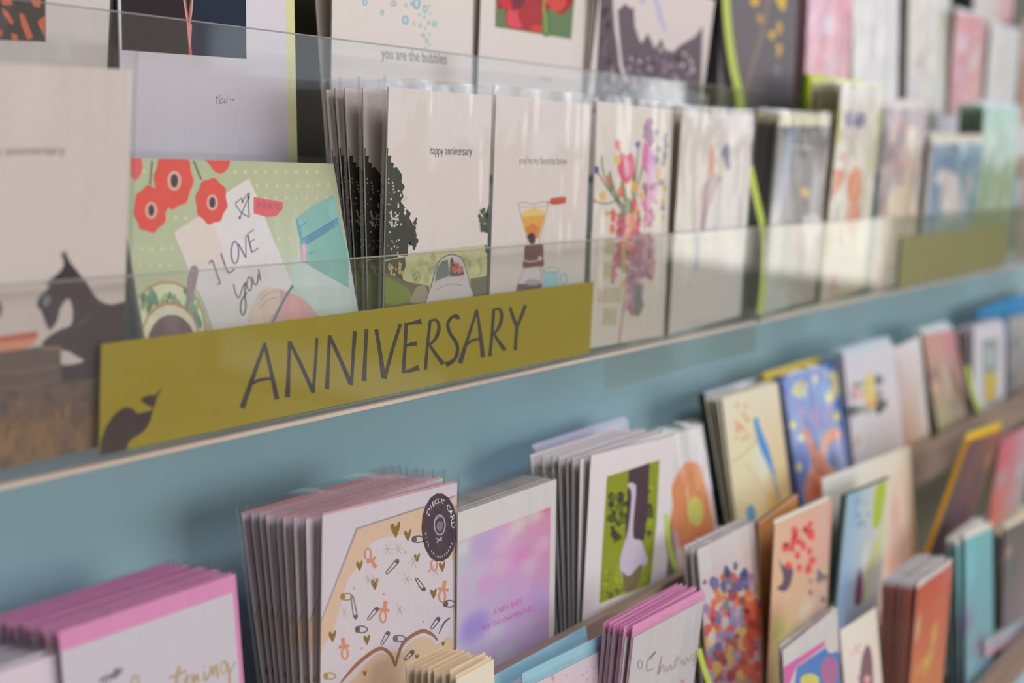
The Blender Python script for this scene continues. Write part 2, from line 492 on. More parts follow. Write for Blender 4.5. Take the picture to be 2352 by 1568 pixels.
def wall_with_opening(name, axis, pos, a0, a1, o0, o1, zb, zt):
    mb = MB()
    for (b0, b1, z0, z1) in ((a0, o0, 0, RZ), (o1, a1, 0, RZ), (o0, o1, 0, zb), (o0, o1, zt, RZ)):
        if axis == 'x': mb.box(pos, pos + .08, b0, b1, z0, z1)
        else: mb.box(b0, b1, pos - .08, pos, z0, z1)
    structure(mb.build(name, M_WALL))
wall_with_opening('wall_right', 'x', RX1, RY0, RY1, -4.1, -0.4, 0.12, 2.6)
wall_with_opening('wall_front', 'y', RY0, RX0, RX1, -0.6, 4.4, 0.7, 2.6)
def window(name, axis, pos, o0, o1, zb, zt, n):
    mb = MB(); t = .05
    def bx(b0, b1, z0, z1):
        if axis == 'x': mb.box(pos + .02, pos + .06, b0, b1, z0, z1)
        else: mb.box(b0, b1, pos - .06, pos - .02, z0, z1)
    bx(o0, o1, zb, zb + t); bx(o0, o1, zt - t, zt)
    for i in range(n + 1):
        c = o0 + (o1 - o0 - t) * i / n; bx(c, c + t, zb + t, zt - t)
    bx(o0 + t, o1 - t, (zb + zt) / 2 - t / 2, (zb + zt) / 2 + t / 2)
    w = structure(mb.build(name, M_FRAME))
    g = MB()
    if axis == 'x': g.box(pos + .038, pos + .042, o0 + t, o1 - t, zb + t, zt - t)
    else: g.box(o0 + t, o1 - t, pos - .042, pos - .038, zb + t, zt - t)
    g.build('window_pane', M_GLASS, w)
window('window_1', 'x', RX1, -4.1, -0.4, .12, 2.6, 3)
window('window_2', 'y', RY0, -0.6, 4.4, .7, 2.6, 4)
M_PAVE = paint_mat('pale_paving', (0.62, 0.60, 0.56), 0.8, 0.08, 3)
structure(box_obj('ground_outside', -8, 16, -14, 8, -0.3, -0.06, M_PAVE))
hd = MB(); rnd = random.Random(3)
for i in range(60):
    y = -7 + i * .16; a = 1.25 + rnd.uniform(-.15, .2)
    hd.box(7.6, 8.4 + rnd.uniform(0, .2), y, y + .16, -0.06, a)
hg = hd.build('garden_hedge', M_LAWN); tag(hg, 'green garden hedge outside the shop window', 'hedge'); hg['kind'] = 'structure'

# ------------------------------------------------------------ display rack
rack = empty('display_rack', 'teal painted tiered card rack with wooden rails along the wall', 'display rack', None, (0, 0.08, 0))
def rel(mb, name, mat, parent):
    o = mb.build(name, mat, parent)
    o.matrix_parent_inverse = parent.matrix_world.inverted() if False else Matrix.Translation(-parent.location)
    return o
mb = MB(); mb.box(X0 - .6, X1, -0.010, 0.012, 1.149, 1.405); rel(mb, 'teal_panel', M_TEAL, rack)
mb = MB(); mb.box(X0 - .6, X1, -0.010, 0.075, 1.405, 1.443); rel(mb, 'step_board', M_TEAL, rack)
mb = MB(); mb.box(X0 - .6, X1, 0.066, 0.085, 1.443, 2.0); rel(mb, 'upper_panel', M_OLIVE, rack)
for k, zlo in ((3, None), (4, None), (5, None)):
    T = TIER[k]; zt = T['lip']
    mb = MB(); mb.box(X0 - .6, X1, T['y'] - .008, T['y'], T['z'] - .012, zt); rel(mb, 'front_rail', M_RAIL, rack)
    mb = MB(); yb = {3: -.010, 4: -.118, 5: -.180}[k]
    mb.box(X0 - .6, X1, T['y'], yb, T['z'] - .012, T['z'] - .0005); rel(mb, 'shelf_board', M_RAIL, rack)
mb = MB(); mb.box(X0 - .6, X1, -0.010, 0.08, 0.0, 1.149); rel(mb, 'lower_body', M_BODY, rack)
mb = MB(); mb.box(X0 - .6, X1, -0.24, -0.0101, 0.0, 0.917); rel(mb, 'base_cabinet', M_TEAL, rack)

def ledge(label, x0, x1, tier, lean=.0045, strip=True):
    T = TIER[tier]; y, z, zt = T['y'], T['z'], T['lip']; yb = {1: .0655, 2: -.0105}[tier]
    r = empty('acrylic_ledge', label, 'card ledge', 'clear acrylic card ledges', ((x0 + x1) / 2, yb, z))
    th = .0025
    mb = MB(); mb.prism([(y, z), (y - th, z), (y - lean - th, zt), (y - lean, zt)], x0, x1); rel(mb, 'front_lip', M_ACRYL, r)
    mb = MB(); mb.prism([(y - lean - th, zt), (y - lean, zt), (y - lean, zt + .0006), (y - lean - th, zt + .0006)], x0, x1); rel(mb, 'lip_edge', M_EDGE, r)
    mb = MB(); mb.box(x0, x1, y, yb, z - th, z - .0004); rel(mb, 'base_plate', M_ACRYL, r)
    mb = MB(); mb.box(x0, x1, yb - th, yb, z + .0001, zt + (.0 if tier == 1 else -.002)); rel(mb, 'back_plate', M_ACRYL, r)
    if strip:
        mb = MB(); mb.box(x0, x1, y - th - .0006, y + .004, z - .0047, z - th - .0001); rel(mb, 'birch_strip', M_BEIGE, r)
    return r
XE = 1.396
ledge('clear acrylic ledge holding the anniversary cards and the olive title strip', X0, XE, 2)
ledge('clear acrylic ledge next along from the anniversary ledge, with a blank olive strip', XE + .006, 2.9, 2)
ledge('upper clear acrylic ledge in front of the dark olive panel', X0, 1.75, 1, strip=False)
ledge('upper clear acrylic ledge below the pink and cream cards', 1.756, 3.0, 1, strip=False)
# clear sheet added for the lighter reflection under the anniversary ledge's far end
mb = MB(); p = hity(1390, 800, -.0775); mb.box(p.x, XE, -.0775, -.0765, 1.2925, 1.3155)
o = mb.build('clear_hanging_strip', M_ACRYL); tag(o, 'thin clear sheet added for a reflection below the far end of the anniversary ledge', 'reflection stand-in')

# ------------------------------------------------------------ signs
def sign(name, label, TL, TR, BL, art, col, Y=-.0762):
    # paper strip standing directly behind the slanted lip
    ez = Vector((0, -.0045, .0815)).normalized(); n = Vector((0, 1, 0)); ex = Vector((1, 0, 0)); n = ez.cross(ex)
    o0 = Vector((0, TIER[2]['y'] + .0012, TIER[2]['z']))
    a, b, c = hitp(*TL, o0, n), hitp(*TR, o0, n), hitp(*BL, o0, n)
    z0 = TIER[2]['z'] + .0003
    o = o0 + ex * a.x + ez * ((z0 - o0.z) / ez.z)
    h = (a - o).dot(ez); w = b.x - a.x
    f = Face(o, ex, ez, w, h); mb = MB(); mb.box(-w / 2, w / 2, 0, .0004, 0, h, A(col)); paint(mb, f, art)
    ob = mb.build(name, M_PRINT); m = Matrix((ex, ez.cross(ex), ez)).transposed().to_4x4(); m.translation = o + ex * w / 2; ob.matrix_world = m
    tag(ob, label, 'sign'); return ob
K = (46, 34, 38)
def L(*pts, w=9): return ('l', K, w, list(pts))
ANN = [('r', (145, 127, 12), 0, 0, 1, 1)]
for pts, w in (
    (((609, 787), (583, 860), (556, 937)), [7, 10, 13]), (((607, 787), (622, 850), (636, 917)), [8, 9, 12]), (((574, 884), (598, 872), (627, 869)), [7, 7, 7]),
    (((665, 783), (663, 850), (660, 912)), [8, 8, 13]), (((665, 784), (690, 835), (719, 900)), [8, 9, 10]), (((728, 776), (724, 840), (719, 902)), [7, 7, 8]),
    (((757, 769), (754, 830), (751, 893)), [8, 8, 11]), (((757, 771), (780, 822), (806, 882)), [8, 9, 11]), (((815, 760), (811, 820), (807, 884)), [10, 8, 8]),
    (((842, 756), (839, 810), (836, 875)), [9, 8, 12]),
    (((864, 756), (873, 810), (881, 869)), [9, 9, 12]), (((920, 743), (902, 800), (883, 870)), [8, 8, 9]),
    (((933, 741), (930, 800), (926, 856)), [8, 8, 9]), (((932, 745), (950, 741), (968, 738)), [6, 7, 14]), (((931, 795), (945, 790), (957, 789)), [6, 8, 11]), (((925, 855), (945, 850), (962, 843)), [6, 9, 14]),
    (((988, 736), (982, 790), (977, 849)), [7, 7, 8]), (((986, 738), (1000, 734), (1008, 746), (1006, 765), (996, 783), (983, 791)), [5, 6, 8, 9, 7, 5]), (((984, 788), (1000, 812), (1018, 836)), [6, 8, 11]),
    (((1051, 733), (1049, 725), (1036, 730), (1028, 745), (1034, 766), (1045, 782), (1051, 801), (1044, 825), (1024, 838)), [11, 8, 7, 8, 8, 9, 8, 8, 12]),
    (((1095, 711), (1075, 775), (1056, 834)), [6, 7, 12]), (((1095, 711), (1103, 765), (1109, 820)), [6, 8, 11]), (((1072, 791), (1086, 781), (1103, 778)), [6, 6, 6]),
    (((1134, 710), (1130, 765), (1125, 818)), [7, 7, 8]), (((1132, 712), (1146, 709), (1152, 722), (1149, 743), (1140, 760), (1130, 767)), [5, 6, 8, 8, 6, 5]), (((1133, 764), (1146, 785), (1160, 804)), [5, 8, 11]),
    (((1171, 706), (1178, 727), (1187, 750)), [7, 8, 8]), (((1207, 700), (1198, 724), (1187, 750)), [8, 8, 7]), (((1187, 746), (1185, 775), (1183, 804)), [8, 7, 8])):
    ANN.append(('c', K, w, list(pts)))
ANN += [('sp', K, [(229, 1057), (231, 1017), (243, 981), (263, 951), (286, 936), (304, 938), (315, 949), (332, 946), (349, 943), (344, 968), (328, 992), (300, 1010), (291, 1030), (288, 1050)]),
        ('l', K, 3, [(347, 946), (353, 933)]), ('sp', K, [(322, 918), (335, 909), (359, 908), (358, 922), (353, 934), (338, 930)]),
        ('l', K, [6, 4, 2], [(357, 912), (364, 902), (372, 891)]), ('p', (78, 64, 34), [(228, 786), (233, 786), (226, 1060), (221, 1060)])]
sign('title_strip', 'olive yellow title strip lettered ANNIVERSARY with a dark quail silhouette', (232, 790), (1364, 645), (225, 1055), ANN, (145, 127, 12))
sign('title_strip', 'blank olive title strip behind the lip of the ledge next along', (2073, 543), (2314, 508), (2068, 648), [], (160, 150, 100))

W = (205, 192, 184)      # paper white as seen
# ================================================================= upper tier
card('greeting_card', 'white card with orange and black picture at its lower edge, beside the candle photo card', 'flame picture', 1,
     (-330, -330), (262, -290), (-344, 330), [('p', W, [(-300, -300), (280, -300), (280, 400), (-300, 400)]), ('r', (44, 34, 32), 0, .55, .62, .93),
      ('p', (44, 34, 32), [(-330, -330), (104, -330), (105, 96), (-330, 80)])] +
     [('p', (205, 88, 40), q) for q in ([(4, 18), (20, 30), (32, 52), (26, 56), (8, 34)], [(44, 30), (56, 34), (76, 86), (64, 92), (50, 60)], [(60, -40), (98, -40), (92, 18), (76, 14)], [(86, 50), (103, 36), (103, 84), (96, 72)], [(0, 62), (6, 76), (0, 90)], [(26, 76), (40, 80), (40, 94), (28, 94)], [(0, 0), (20, -10), (30, 10), (8, 12)])], env=None, sleeve=(.004, .002), dy=.014)
card('greeting_card', 'white photo card with a champagne-glass picture and the word You', 'toast photo', 1,
     (262, -330), (652, -300), (282, 360),
     [('g', (0, 0, 1, 1), [(204, 196, 200), (200, 192, 190), (190, 180, 184), (198, 188, 196)], [], 4, 4),
      ('p', (36, 26, 30), [(272, -300), (563, -280), (566, 135), (280, 115)]), ('p', (24, 32, 50), [(420, -300), (563, -280), (566, 135), (436, 124)]),
      ('p', (150, 96, 92), [(414, -40), (448, -40), (442, 20), (436, 60), (430, 60), (424, 20)]), ('p', (30, 26, 34), [(422, -40), (441, -40), (437, 6), (433, 40), (428, 6)]),
      ('l', (214, 140, 120), 3, [(419, -30), (427, 30), (433, 66)]), ('l', (214, 140, 120), 3, [(445, -30), (440, 30), (434, 66)]), ('p', (214, 130, 124), [(429, 56), (441, 56), (438, 112), (434, 112)]),
      ('l', (190, 90, 88), 7, [(436, 108), (438, 126)]),
      ('t', (118, 116, 120), 'You ~', (490, 240), (537, 236), 21, .25)], env=(198, 194, 140), envx=(-.002, .010, -.002), sleeve=None, dy=.004)
card('greeting_card', 'white card with pale blue bubbles lettered you are the bubbles', 'bubbles card', 1,
     (766, -200), (1090, -190), (761, 180),
     [('sp', W, [(760, -200), (1090, -200), (1090, 200), (760, 200)])] +
     [x for cx, cy, rx, ry in ((838, 5, 5, 8), (878, 29, 4, 6), (931, 46, 7, 10), (957, 8, 8, 13), (976, 21, 5, 9), (932, 12, 3, 5), (945, 8, 3, 5), (998, 55, 5, 7), (965, 60, 3, 5), (963, 33, 2, 4), (975, 40, 2.5, 4), (950, 53, 2.5, 4), (985, 52, 3, 5), (977, 66, 2, 3), (986, 79, 2, 3), (980, 93, 3, 6), (986, 103, 2, 3), (977, 109, 2, 3), (982, 117, 2, 3), (987, 31, 2, 3), (986, 13, 2, 3))
      for x in (('e', (84, 118, 148), cx, cy, rx, ry), ('e', (168, 200, 212), cx, cy, rx * .72, ry * .78))] +
     [('l', (140, 134, 134), 1.4, [(904 + 8 * math.cos(a), 8 + 8 * math.sin(a)), (904 + 3 * math.cos(a), 8 + 3 * math.sin(a))]) for a in (i * .785 for i in range(8))] +
     [('l', (140, 134, 134), 1.4, [(971 + 5 * math.cos(a), 81 + 5 * math.sin(a)), (971 + 2 * math.cos(a), 81 + 2 * math.sin(a))]) for a in (i * .785 for i in range(8))] +
     [('t', (92, 88, 92), 'you are the bubbles', (876, 134), (1026, 148), 27, -.05)], env=(190, 172, 140), sleeve=None, dy=.002,
     back=(1, ((712, -100), (735, 160))))
card('greeting_card', 'white framed card with a red poppy photograph', 'poppy photo', 1,
     (1112, -200), (1352, -190), (1100, 130),
     [('p', (96, 116, 80), [(1142, -200), (1335, -190), (1312, 90), (1137, 62)]),
      ('g', (.0, .0, .001, .001), [W] * 4, [], 1, 1),
      ('sp', (150, 44, 48), [(1145, -150), (1310, -150), (1318, -10), (1290, 34), (1262, 20), (1240, 70), (1200, 68), (1165, 60), (1160, 20), (1142, 10)]),
      ('sp', (186, 52, 60), [(1142, -80), (1200, -80), (1210, 0), (1190, 10), (1150, 12)]), ('sp', (196, 70, 64), [(1230, -30), (1290, -20), (1300, 10), (1282, 28), (1262, 14)]),
      ('sp', (206, 72, 84), [(1168, 14), (1180, 26), (1196, 20), (1200, 60), (1172, 62), (1164, 44)]), ('e', (160, 50, 54), 1215, 30, 26, 34), ('e', (110, 44, 58), 1190, 2, 16, 18),
      ('sp', (86, 112, 66), [(1246, 30), (1262, 22), (1262, 80), (1244, 76)]), ('l', (150, 160, 84), 4, [(1252, -10), (1248, 20), (1253, 40), (1254, 76)]), ('e', (190, 62, 60), 1232, 66, 14, 10),
      ('t', (140, 130, 134), 'friend,', (1240, 184), (1268, 188), 10)], env=(180, 166, 140), sleeve=None, dy=.002,
     back=(3, ((1068, -60), (1058, 150))))
card('greeting_card', 'white bordered card with a dark purple castle cliff print', 'castle print', 1,
     (1384, -62), (1642, 2), (1358, 160),
     [('p', W, [(1370, -130), (1640, 0), (1606, 210), (1350, 260)]), ('sp', (202, 188, 184), [(1405, -60), (1632, 12), (1610, 170), (1420, 200)]),
      ('p', (92, 78, 86), [(1382, -60), (1404, -60), (1408, 20), (1412, 70), (1420, 120), (1436, 170), (1460, 250), (1360, 260), (1370, 160)]),
      ('p', (98, 84, 92), [(1418, 25), (1436, 8), (1448, 20), (1456, 16), (1458, 60), (1468, 90), (1474, 100), (1488, 76), (1498, 98), (1504, 112), (1520, 88), (1526, 112), (1545, 120), (1562, 104), (1596, 84), (1614, 60), (1610, 210), (1600, 260), (1430, 260), (1428, 160), (1424, 90)]),
      ('l', (196, 184, 182), [5, 7, 7, 8, 8], [(1410, -20), (1416, 30), (1420, 90), (1426, 150), (1440, 190)]),
      ('s', [(150, 134, 142), (168, 152, 158), (84, 70, 80)], 54, (1385, 118, 1600, 225), 2, 6, 1.6), ('s', [(70, 56, 66), (108, 92, 104)], 16, (1378, 20, 1402, 230), 3, 7, 1.8), ('s', [(70, 56, 66), (108, 92, 104)], 30, (1430, 125, 1596, 230), 3, 8, 1.6),
      ('s', [(190, 176, 178)], 18, (1424, 110, 1600, 200), 2, 4, 2.0),
      ('s', [(176, 140, 140), (110, 112, 98)], 12, (1380, 180, 1480, 250), 6, 11, 1.6),
      ('l', (172, 168, 196), [8, 10, 7], [(1505, -10), (1516, 40), (1530, 74)]), ('e', (168, 166, 196), 1475, 2, 6, 6),
      ('e', (130, 134, 144), 1580, 236, 30, 34)], env=(176, 158, 140), sleeve=None, dy=.002, back=(3, ((1356, -60), (1338, 170))))
card('greeting_card', 'charcoal card with small yellow blossoms on tan stems', 'charcoal blossom', 1,
     (1664, -150), (1838, -130), (1648, 205),
     [('r', (104, 96, 100), 0, 0, 1, 1), ('l', (134, 116, 104), [7, 8, 8], [(1770, -20), (1750, 80), (1712, 210)]),
      ('sp', (226, 172, 72), [(1775, -20), (1803, -20), (1802, 24), (1790, 16)]), ('l', (150, 128, 90), 3, [(1773, 90), (1786, 110)])] +
     [('e', c, x, y, rx, ry) for c, x, y, rx, ry in (((214, 160, 72), 1734, 2, 10, 12), ((176, 136, 84), 1745, 42, 7, 12), ((212, 160, 72), 1773, 80, 8, 10), ((184, 148, 84), 1790, 64, 7, 17), ((212, 160, 78), 1790, 112, 6, 12), ((190, 148, 80), 1788, 124, 5, 8), ((128, 118, 120), 1785, 160, 8, 14))],
     paper=(104, 96, 100), env=(60, 52, 50), edge=(60, 50, 48), dy=.002, sleeve=None, back=(3, ((1640, -60), (1632, 180))))
card('greeting_card', 'red and pink abstract floral card beside the charcoal card', 'red floral', 1,
     (1862, -150), (1962, -140), (1850, 190),
     [('g', (0, 0, 1, 1), [(226, 150, 190), (222, 110, 130), (222, 120, 118), (214, 140, 130)],
       [(1900, 60, 22, (206, 184, 210)), (1872, 30, 10, (196, 186, 226)), (1896, 100, 16, (222, 120, 100)), (1942, 110, 10, (120, 96, 120)), (1912, 150, 26, (190, 150, 168)), (1945, 30, 16, (222, 80, 112)), (1878, 160, 16, (222, 104, 110)), (1885, 130, 8, (226, 90, 110))], 14, 24)],
     paper=(190, 70, 70), edge=(110, 30, 30), env=(120, 30, 30), dy=.0, sleeve=(.006, .002), back=(4, ((1830, 20), (1822, 200))))
card('greeting_card', 'cream card with faint pink lettering, between the red floral and the brown-backed cards', 'cream lettered', 1,
     (1962, -150), (2066, -140), (1958, 200),
     [('g', (0, 0, 1, 1), [(224, 210, 196), (226, 216, 208), (218, 202, 188), (222, 204, 192)],
       [(2010, 40, 16, (222, 224, 228)), (2040, 70, 12, (226, 196, 196)), (2030, 145, 14, (220, 176, 170)), (2010, 180, 12, (216, 176, 172)), (1985, 172, 10, (190, 170, 166))], 10, 20)], env=(150, 110, 84), dy=.0, sleeve=(.006, .002))
card('greeting_card', 'cream card with a muted grey and orange figure sketch', 'figure sketch', 1,
     (2092, -130), (2186, -120), (2082, 210),
     [('g', (0, 0, 1, 1), [(206, 186, 170), (222, 208, 200), (210, 194, 180), (206, 184, 168)],
       [(2118, 110, 12, (202, 120, 96)), (2140, 110, 12, (216, 160, 150)), (2112, 150, 16, (140, 128, 136)), (2134, 180, 12, (212, 168, 110)), (2100, 195, 14, (180, 180, 202)), (2135, 60, 12, (200, 196, 212)), (2166, 60, 10, (238, 198, 170)), (2110, 60, 10, (184, 146, 116))], 10, 20)],
     env=(120, 84, 60), edge=(120, 84, 66), dy=.0, sleeve=(.006, .002), back=(3, ((2066, 0), (2060, 200))))
card('greeting_card', 'pale pink and peach card with a red upper edge', 'pink and peach', 1,
     (2196, 28), (2266, 40), (2182, 232),
     [('g', (0, 0, 1, 1), [(216, 80, 92), (198, 96, 96), (210, 120, 120), (206, 150, 120)],
       [(2212, 100, 22, (222, 186, 212)), (2236, 140, 22, (226, 192, 184)), (2204, 170, 14, (208, 176, 216)), (2246, 120, 18, (214, 166, 140)), (2200, 60, 12, (222, 150, 110)), (2240, 200, 14, (220, 170, 130)), (2205, 214, 14, (206, 120, 124))], 10, 20)],
     env=(150, 96, 66), edge=(160, 104, 74), dy=.0, sleeve=(.005, .002), back=(2, ((2188, 30), (2174, 220))))
card('greeting_card', 'beige and lilac card partly hidden behind the mint card', 'beige lilac', 1,
     (2276, 60), (2346, 70), (2262, 235),
     [('g', (0, 0, 1, 1), [(214, 196, 176), (216, 206, 206), (204, 190, 196), (206, 182, 168)], [(2310, 110, 16, (208, 206, 222)), (2290, 170, 16, (216, 200, 190)), (2335, 90, 8, (176, 120, 96))], 10, 16)],
     env=(150, 110, 84), edge=(150, 110, 90), dy=.0, sleeve=(.005, .002), back=(2, ((2268, 60), (2254, 230))))
card('greeting_card', 'tan card at the far end of the upper ledge', 'tan far', 1,
     (2352, 40), (2430, 56), (2338, 330), [('g', (0, 0, 1, 1), [(176, 140, 130), (180, 140, 110), (190, 130, 100), (160, 116, 96)], [(2360, 120, 20, (214, 170, 140))], 6, 10)], paper=(176, 136, 112), env=None, dy=.0)
card('greeting_card', 'pale card with orange dabs, topmost behind the cream figure sketch', 'pale orange', 1,
     (2240, -60), (2330, -50), (2232, 90), [('g', (0, 0, 1, 1), [(226, 216, 206), (206, 150, 160), (210, 200, 190), (190, 190, 150)], [(2280, 20, 14, (206, 200, 204)), (2318, 10, 10, (206, 190, 150))], 8, 8)], env=None, dy=.03)

# ================================================================= anniversary ledge
card('greeting_card', 'card with a black dog resting by books, lettered happy anniversary', 'dog card', 2,
     (-330, 128), (302, 160), (-331, 700),
     [('r', (198, 184, 176), 0, 0, 1, 1),
      ('p', (104, 82, 70), [(-330, 880), (60, 868), (292, 838), (292, 1100), (-330, 1190)]), ('p', (124, 96, 70), [(-330, 990), (292, 950), (292, 1090), (-330, 1190)]),
      ('s', [(114, 90, 70), (136, 104, 72), (96, 76, 64)], 70, (0, 930, 290, 1080), 3, 14, 2.4), ('s', [(84, 70, 68)], 20, (0, 880, 290, 960), 6, 18, .8),
      ('p', (58, 48, 54), [(100, 842), (292, 812), (292, 856), (120, 884)]),
      ('sp', (60, 50, 54), [(103, 649), (125, 634), (143, 616), (146, 600), (138, 577), (146, 584), (149, 574), (160, 600), (180, 625), (196, 645), (206, 660), (226, 688), (256, 699), (294, 696), (296, 760), (294, 820), (230, 838), (205, 838), (190, 832), (172, 815), (150, 806), (125, 797), (96, 792), (112, 772), (140, 756), (163, 745), (167, 715), (160, 688), (150, 690), (138, 710), (132, 735), (115, 758), (104, 740), (95, 715), (84, 700), (92, 680), (112, 660)]),
      ('e', (112, 118, 124), 107, 690, 9, 14, 20), ('l', (92, 78, 84), 5, [(170, 752), (190, 740), (207, 722)]),
      ('sp', (198, 184, 178), [(143, 838), (141, 810), (155, 806), (175, 818), (192, 828), (170, 836)]),
      ('p', (190, 92, 74), [(-330, 790), (0, 772), (86, 760), (86, 778), (40, 784), (-330, 800)]), ('p', (210, 140, 106), [(-330, 806), (20, 784), (82, 776), (76, 792), (30, 806), (-330, 830)]),
      ('p', (96, 80, 74), [(-330, 830), (0, 808), (90, 795), (140, 793), (140, 874), (60, 888), (0, 898), (-330, 930)]), ('l', (130, 108, 92), 4, [(-20, 856), (60, 852), (132, 840)]), ('l', (134, 112, 88), 6, [(96, 800), (138, 799)]), ('l', (122, 102, 92), 3, [(-20, 896), (70, 886), (140, 874)]),
      ('e', (70, 56, 60), -8, 710, 12, 20),
      ('p', W, [(292, 150), (306, 150), (300, 1060), (292, 1060)]),
      ('t', (104, 92, 92), 'happy anniversary', (-66, 356), (150, 354), 21)], sleeve=(.010, .0035), dy=.0015)
PAT = []
for r_, (y0, xs0, n_) in enumerate(((394, 540, 9), (425, 590, 8), (454, 610, 7), (500, 380, 3), (548, 640, 4), (578, 640, 4), (570, 325, 4), (608, 320, 4), (392, 330, 2), (520, 470, 1))):
    for i in range(n_):
        x = xs0 + i * 23.5
        PAT += [('p', (196, 190, 140), [(x, y0 - 6), (x - 5, y0 + 4), (x + 5, y0 + 4)])]
def poppy(cx, cy, r, yr=1.22, rot=0):
    rr = random.Random(int(cx)); out = []
    pts = [(cx + r * (1 + .05 * math.sin(8 * a + rot) + rr.uniform(-.03, .03)) * math.cos(a), cy + r * yr * (1 + .05 * math.sin(8 * a + rot)) * math.sin(a)) for a in (i * math.tau / 28 for i in range(28))]
    return [('sp', (212, 82, 72), pts), ('e', (228, 160, 142), cx + 2, cy + 3, r * .36, r * .52), ('e', (74, 62, 72), cx + 2, cy + 3, r * .2, r * .36)]
card('greeting_card', 'green card with red poppies, a coffee cup and a note reading I LOVE you', 'poppy note', 2,
     (262, 362), (766, 376), (322, 720),
     [('g', (0, 0, 1, 1), [(168, 172, 136), (170, 172, 136), (170, 178, 146), (190, 204, 198)], [(760, 640, 90, (190, 210, 208)), (330, 480, 60, (164, 172, 136))], 12, 12)] + PAT +
     [('p', (128, 172, 160), [(682, 500), (720, 470), (765, 448), (800, 590), (800, 660), (694, 600)]), ('p', (96, 150, 156), [(679, 500), (690, 520), (697, 560), (692, 562), (684, 530)]),
      ('p', (98, 140, 156), [(694, 548), (774, 500), (775, 514), (702, 562)]), ('l', (76, 120, 140), 1.5, [(695, 548), (774, 502)]), ('l', (76, 120, 140), 1.5, [(702, 562), (775, 517)]),
      ('p', (206, 160, 176), [(692, 568), (698, 556), (704, 570), (702, 600), (692, 600)]), ('l', (70, 120, 130), 1.3, [(690, 520), (705, 508)]), ('l', (70, 120, 130), 1.3, [(704, 584), (722, 578)]),
      ('l', (92, 110, 92), 4, [(349, 370), (344, 425)]), ('l', (92, 110, 92), 4, [(445, 370), (462, 412)]),
      ('p', (214, 202, 192), [(398, 534), (458, 495), (500, 455), (571, 410), (590, 450), (612, 510), (640, 580), (672, 655), (660, 740), (490, 760), (470, 700), (440, 640), (430, 612)]),
      ('p', (206, 190, 178), [(398, 534), (458, 495), (490, 515), (508, 560), (512, 610), (430, 615)])] +
     poppy(398, 412, 44, 1.5, 1) + poppy(345, 480, 38, 1.4, 3) + poppy(485, 462, 36, 1.45, 0) +
     [('sp', (212, 82, 72), [(460, 360), (524, 360), (522, 388), (505, 398), (490, 390), (480, 376)]), ('sp', (206, 88, 90), [(300, 360), (322, 362), (326, 390), (312, 415), (300, 400)]),
      ('p', (212, 96, 100), [(582, 452), (648, 464), (650, 478), (634, 496), (612, 498), (582, 490)]), ('t', (150, 90, 100), 'PARIS', (590, 478), (640, 482), 14, .1),
      ('c', (60, 54, 60), 2, [(572, 498), (570, 470), (572, 445), (568, 446), (560, 456), (556, 466), (555, 455), (549, 460), (541, 466), (544, 476), (556, 490), (571, 498)]), ('l', (60, 54, 60), 2, [(550, 500), (572, 449)]), ('e', (60, 54, 60), 550, 500, 3, 3), ('p', (60, 54, 60), [(572, 445), (571, 456), (566, 454)]),
      # I LOVE
      ('c', (70, 66, 96), 3, [(479, 606), (486, 598), (491, 610), (500, 636), (505, 650), (498, 652)]),
      ('c', (70, 66, 96), 3, [(507, 581), (513, 600), (521, 622), (527, 626), (538, 618)]),
      ('ring', (70, 66, 96), 539, 580, 10, 27, 3), ('l', (70, 66, 96), 3, [(547, 560), (564, 592)]), ('l', (70, 66, 96), 2, [(564, 592), (564, 540)]),
      ('l', (70, 66, 96), 3, [(568, 538), (578, 580)]), ('l', (70, 66, 96), 2, [(568, 538), (582, 527)]), ('l', (70, 66, 96), 2, [(572, 558), (584, 549)]), ('l', (70, 66, 96), 2, [(578, 580), (593, 569)]),
      # you
      ('c', (96, 86, 100), 3, [(536, 652), (540, 672), (548, 684), (556, 662), (563, 648)]), ('c', (96, 86, 100), 3.4, [(563, 648), (562, 680), (564, 705), (558, 724), (552, 712), (554, 690), (566, 672)]),
      ('ring', (96, 86, 100), 572, 652, 7, 17, 3), ('c', (96, 86, 100), 3, [(579, 636), (583, 652), (590, 650), (593, 628)]), ('l', (96, 86, 100), 3, [(593, 618), (598, 645)]),
      # cup and spoon
      ('e', (176, 132, 96), 383, 756, 90, 112), ('e', (196, 204, 160), 383, 756, 86, 106), ('s', [(120, 150, 110), (96, 134, 104), (150, 170, 100), (88, 120, 112)], 40, (325, 668, 455, 720), 4, 9, 1.8), ('e', (120, 150, 116), 440, 706, 10, 22, -30), ('e', (96, 130, 108), 452, 735, 9, 20, -25),
      ('e', (176, 132, 96), 390, 778, 68, 86), ('e', (204, 206, 166), 390, 780, 64, 80), ('e', (112, 88, 92), 393, 790, 55, 68),
      ('sp', (140, 118, 122), [(436, 614), (446, 610), (455, 618), (452, 640), (448, 660), (438, 690), (430, 715), (426, 712), (432, 680), (430, 650)]),
      # hand
      ('sp', (222, 182, 164), [(592, 676), (610, 660), (636, 662), (650, 680), (650, 720), (600, 745), (570, 745), (574, 715)]), ('sp', (214, 152, 148), [(640, 662), (672, 676), (700, 690), (720, 712), (730, 740), (620, 745), (640, 700)]),
      ('c', (176, 120, 116), 1.3, [(598, 690), (612, 676), (630, 668), (640, 672)]), ('c', (176, 120, 116), 1.3, [(596, 706), (614, 690), (634, 682)]),
      ('l', (84, 126, 130), 6, [(672, 655), (650, 690), (626, 740)])],
     sleeve=(.004, .002), dy=.0005, env=None, thick=.0016)
TREE = (60, 60, 54)
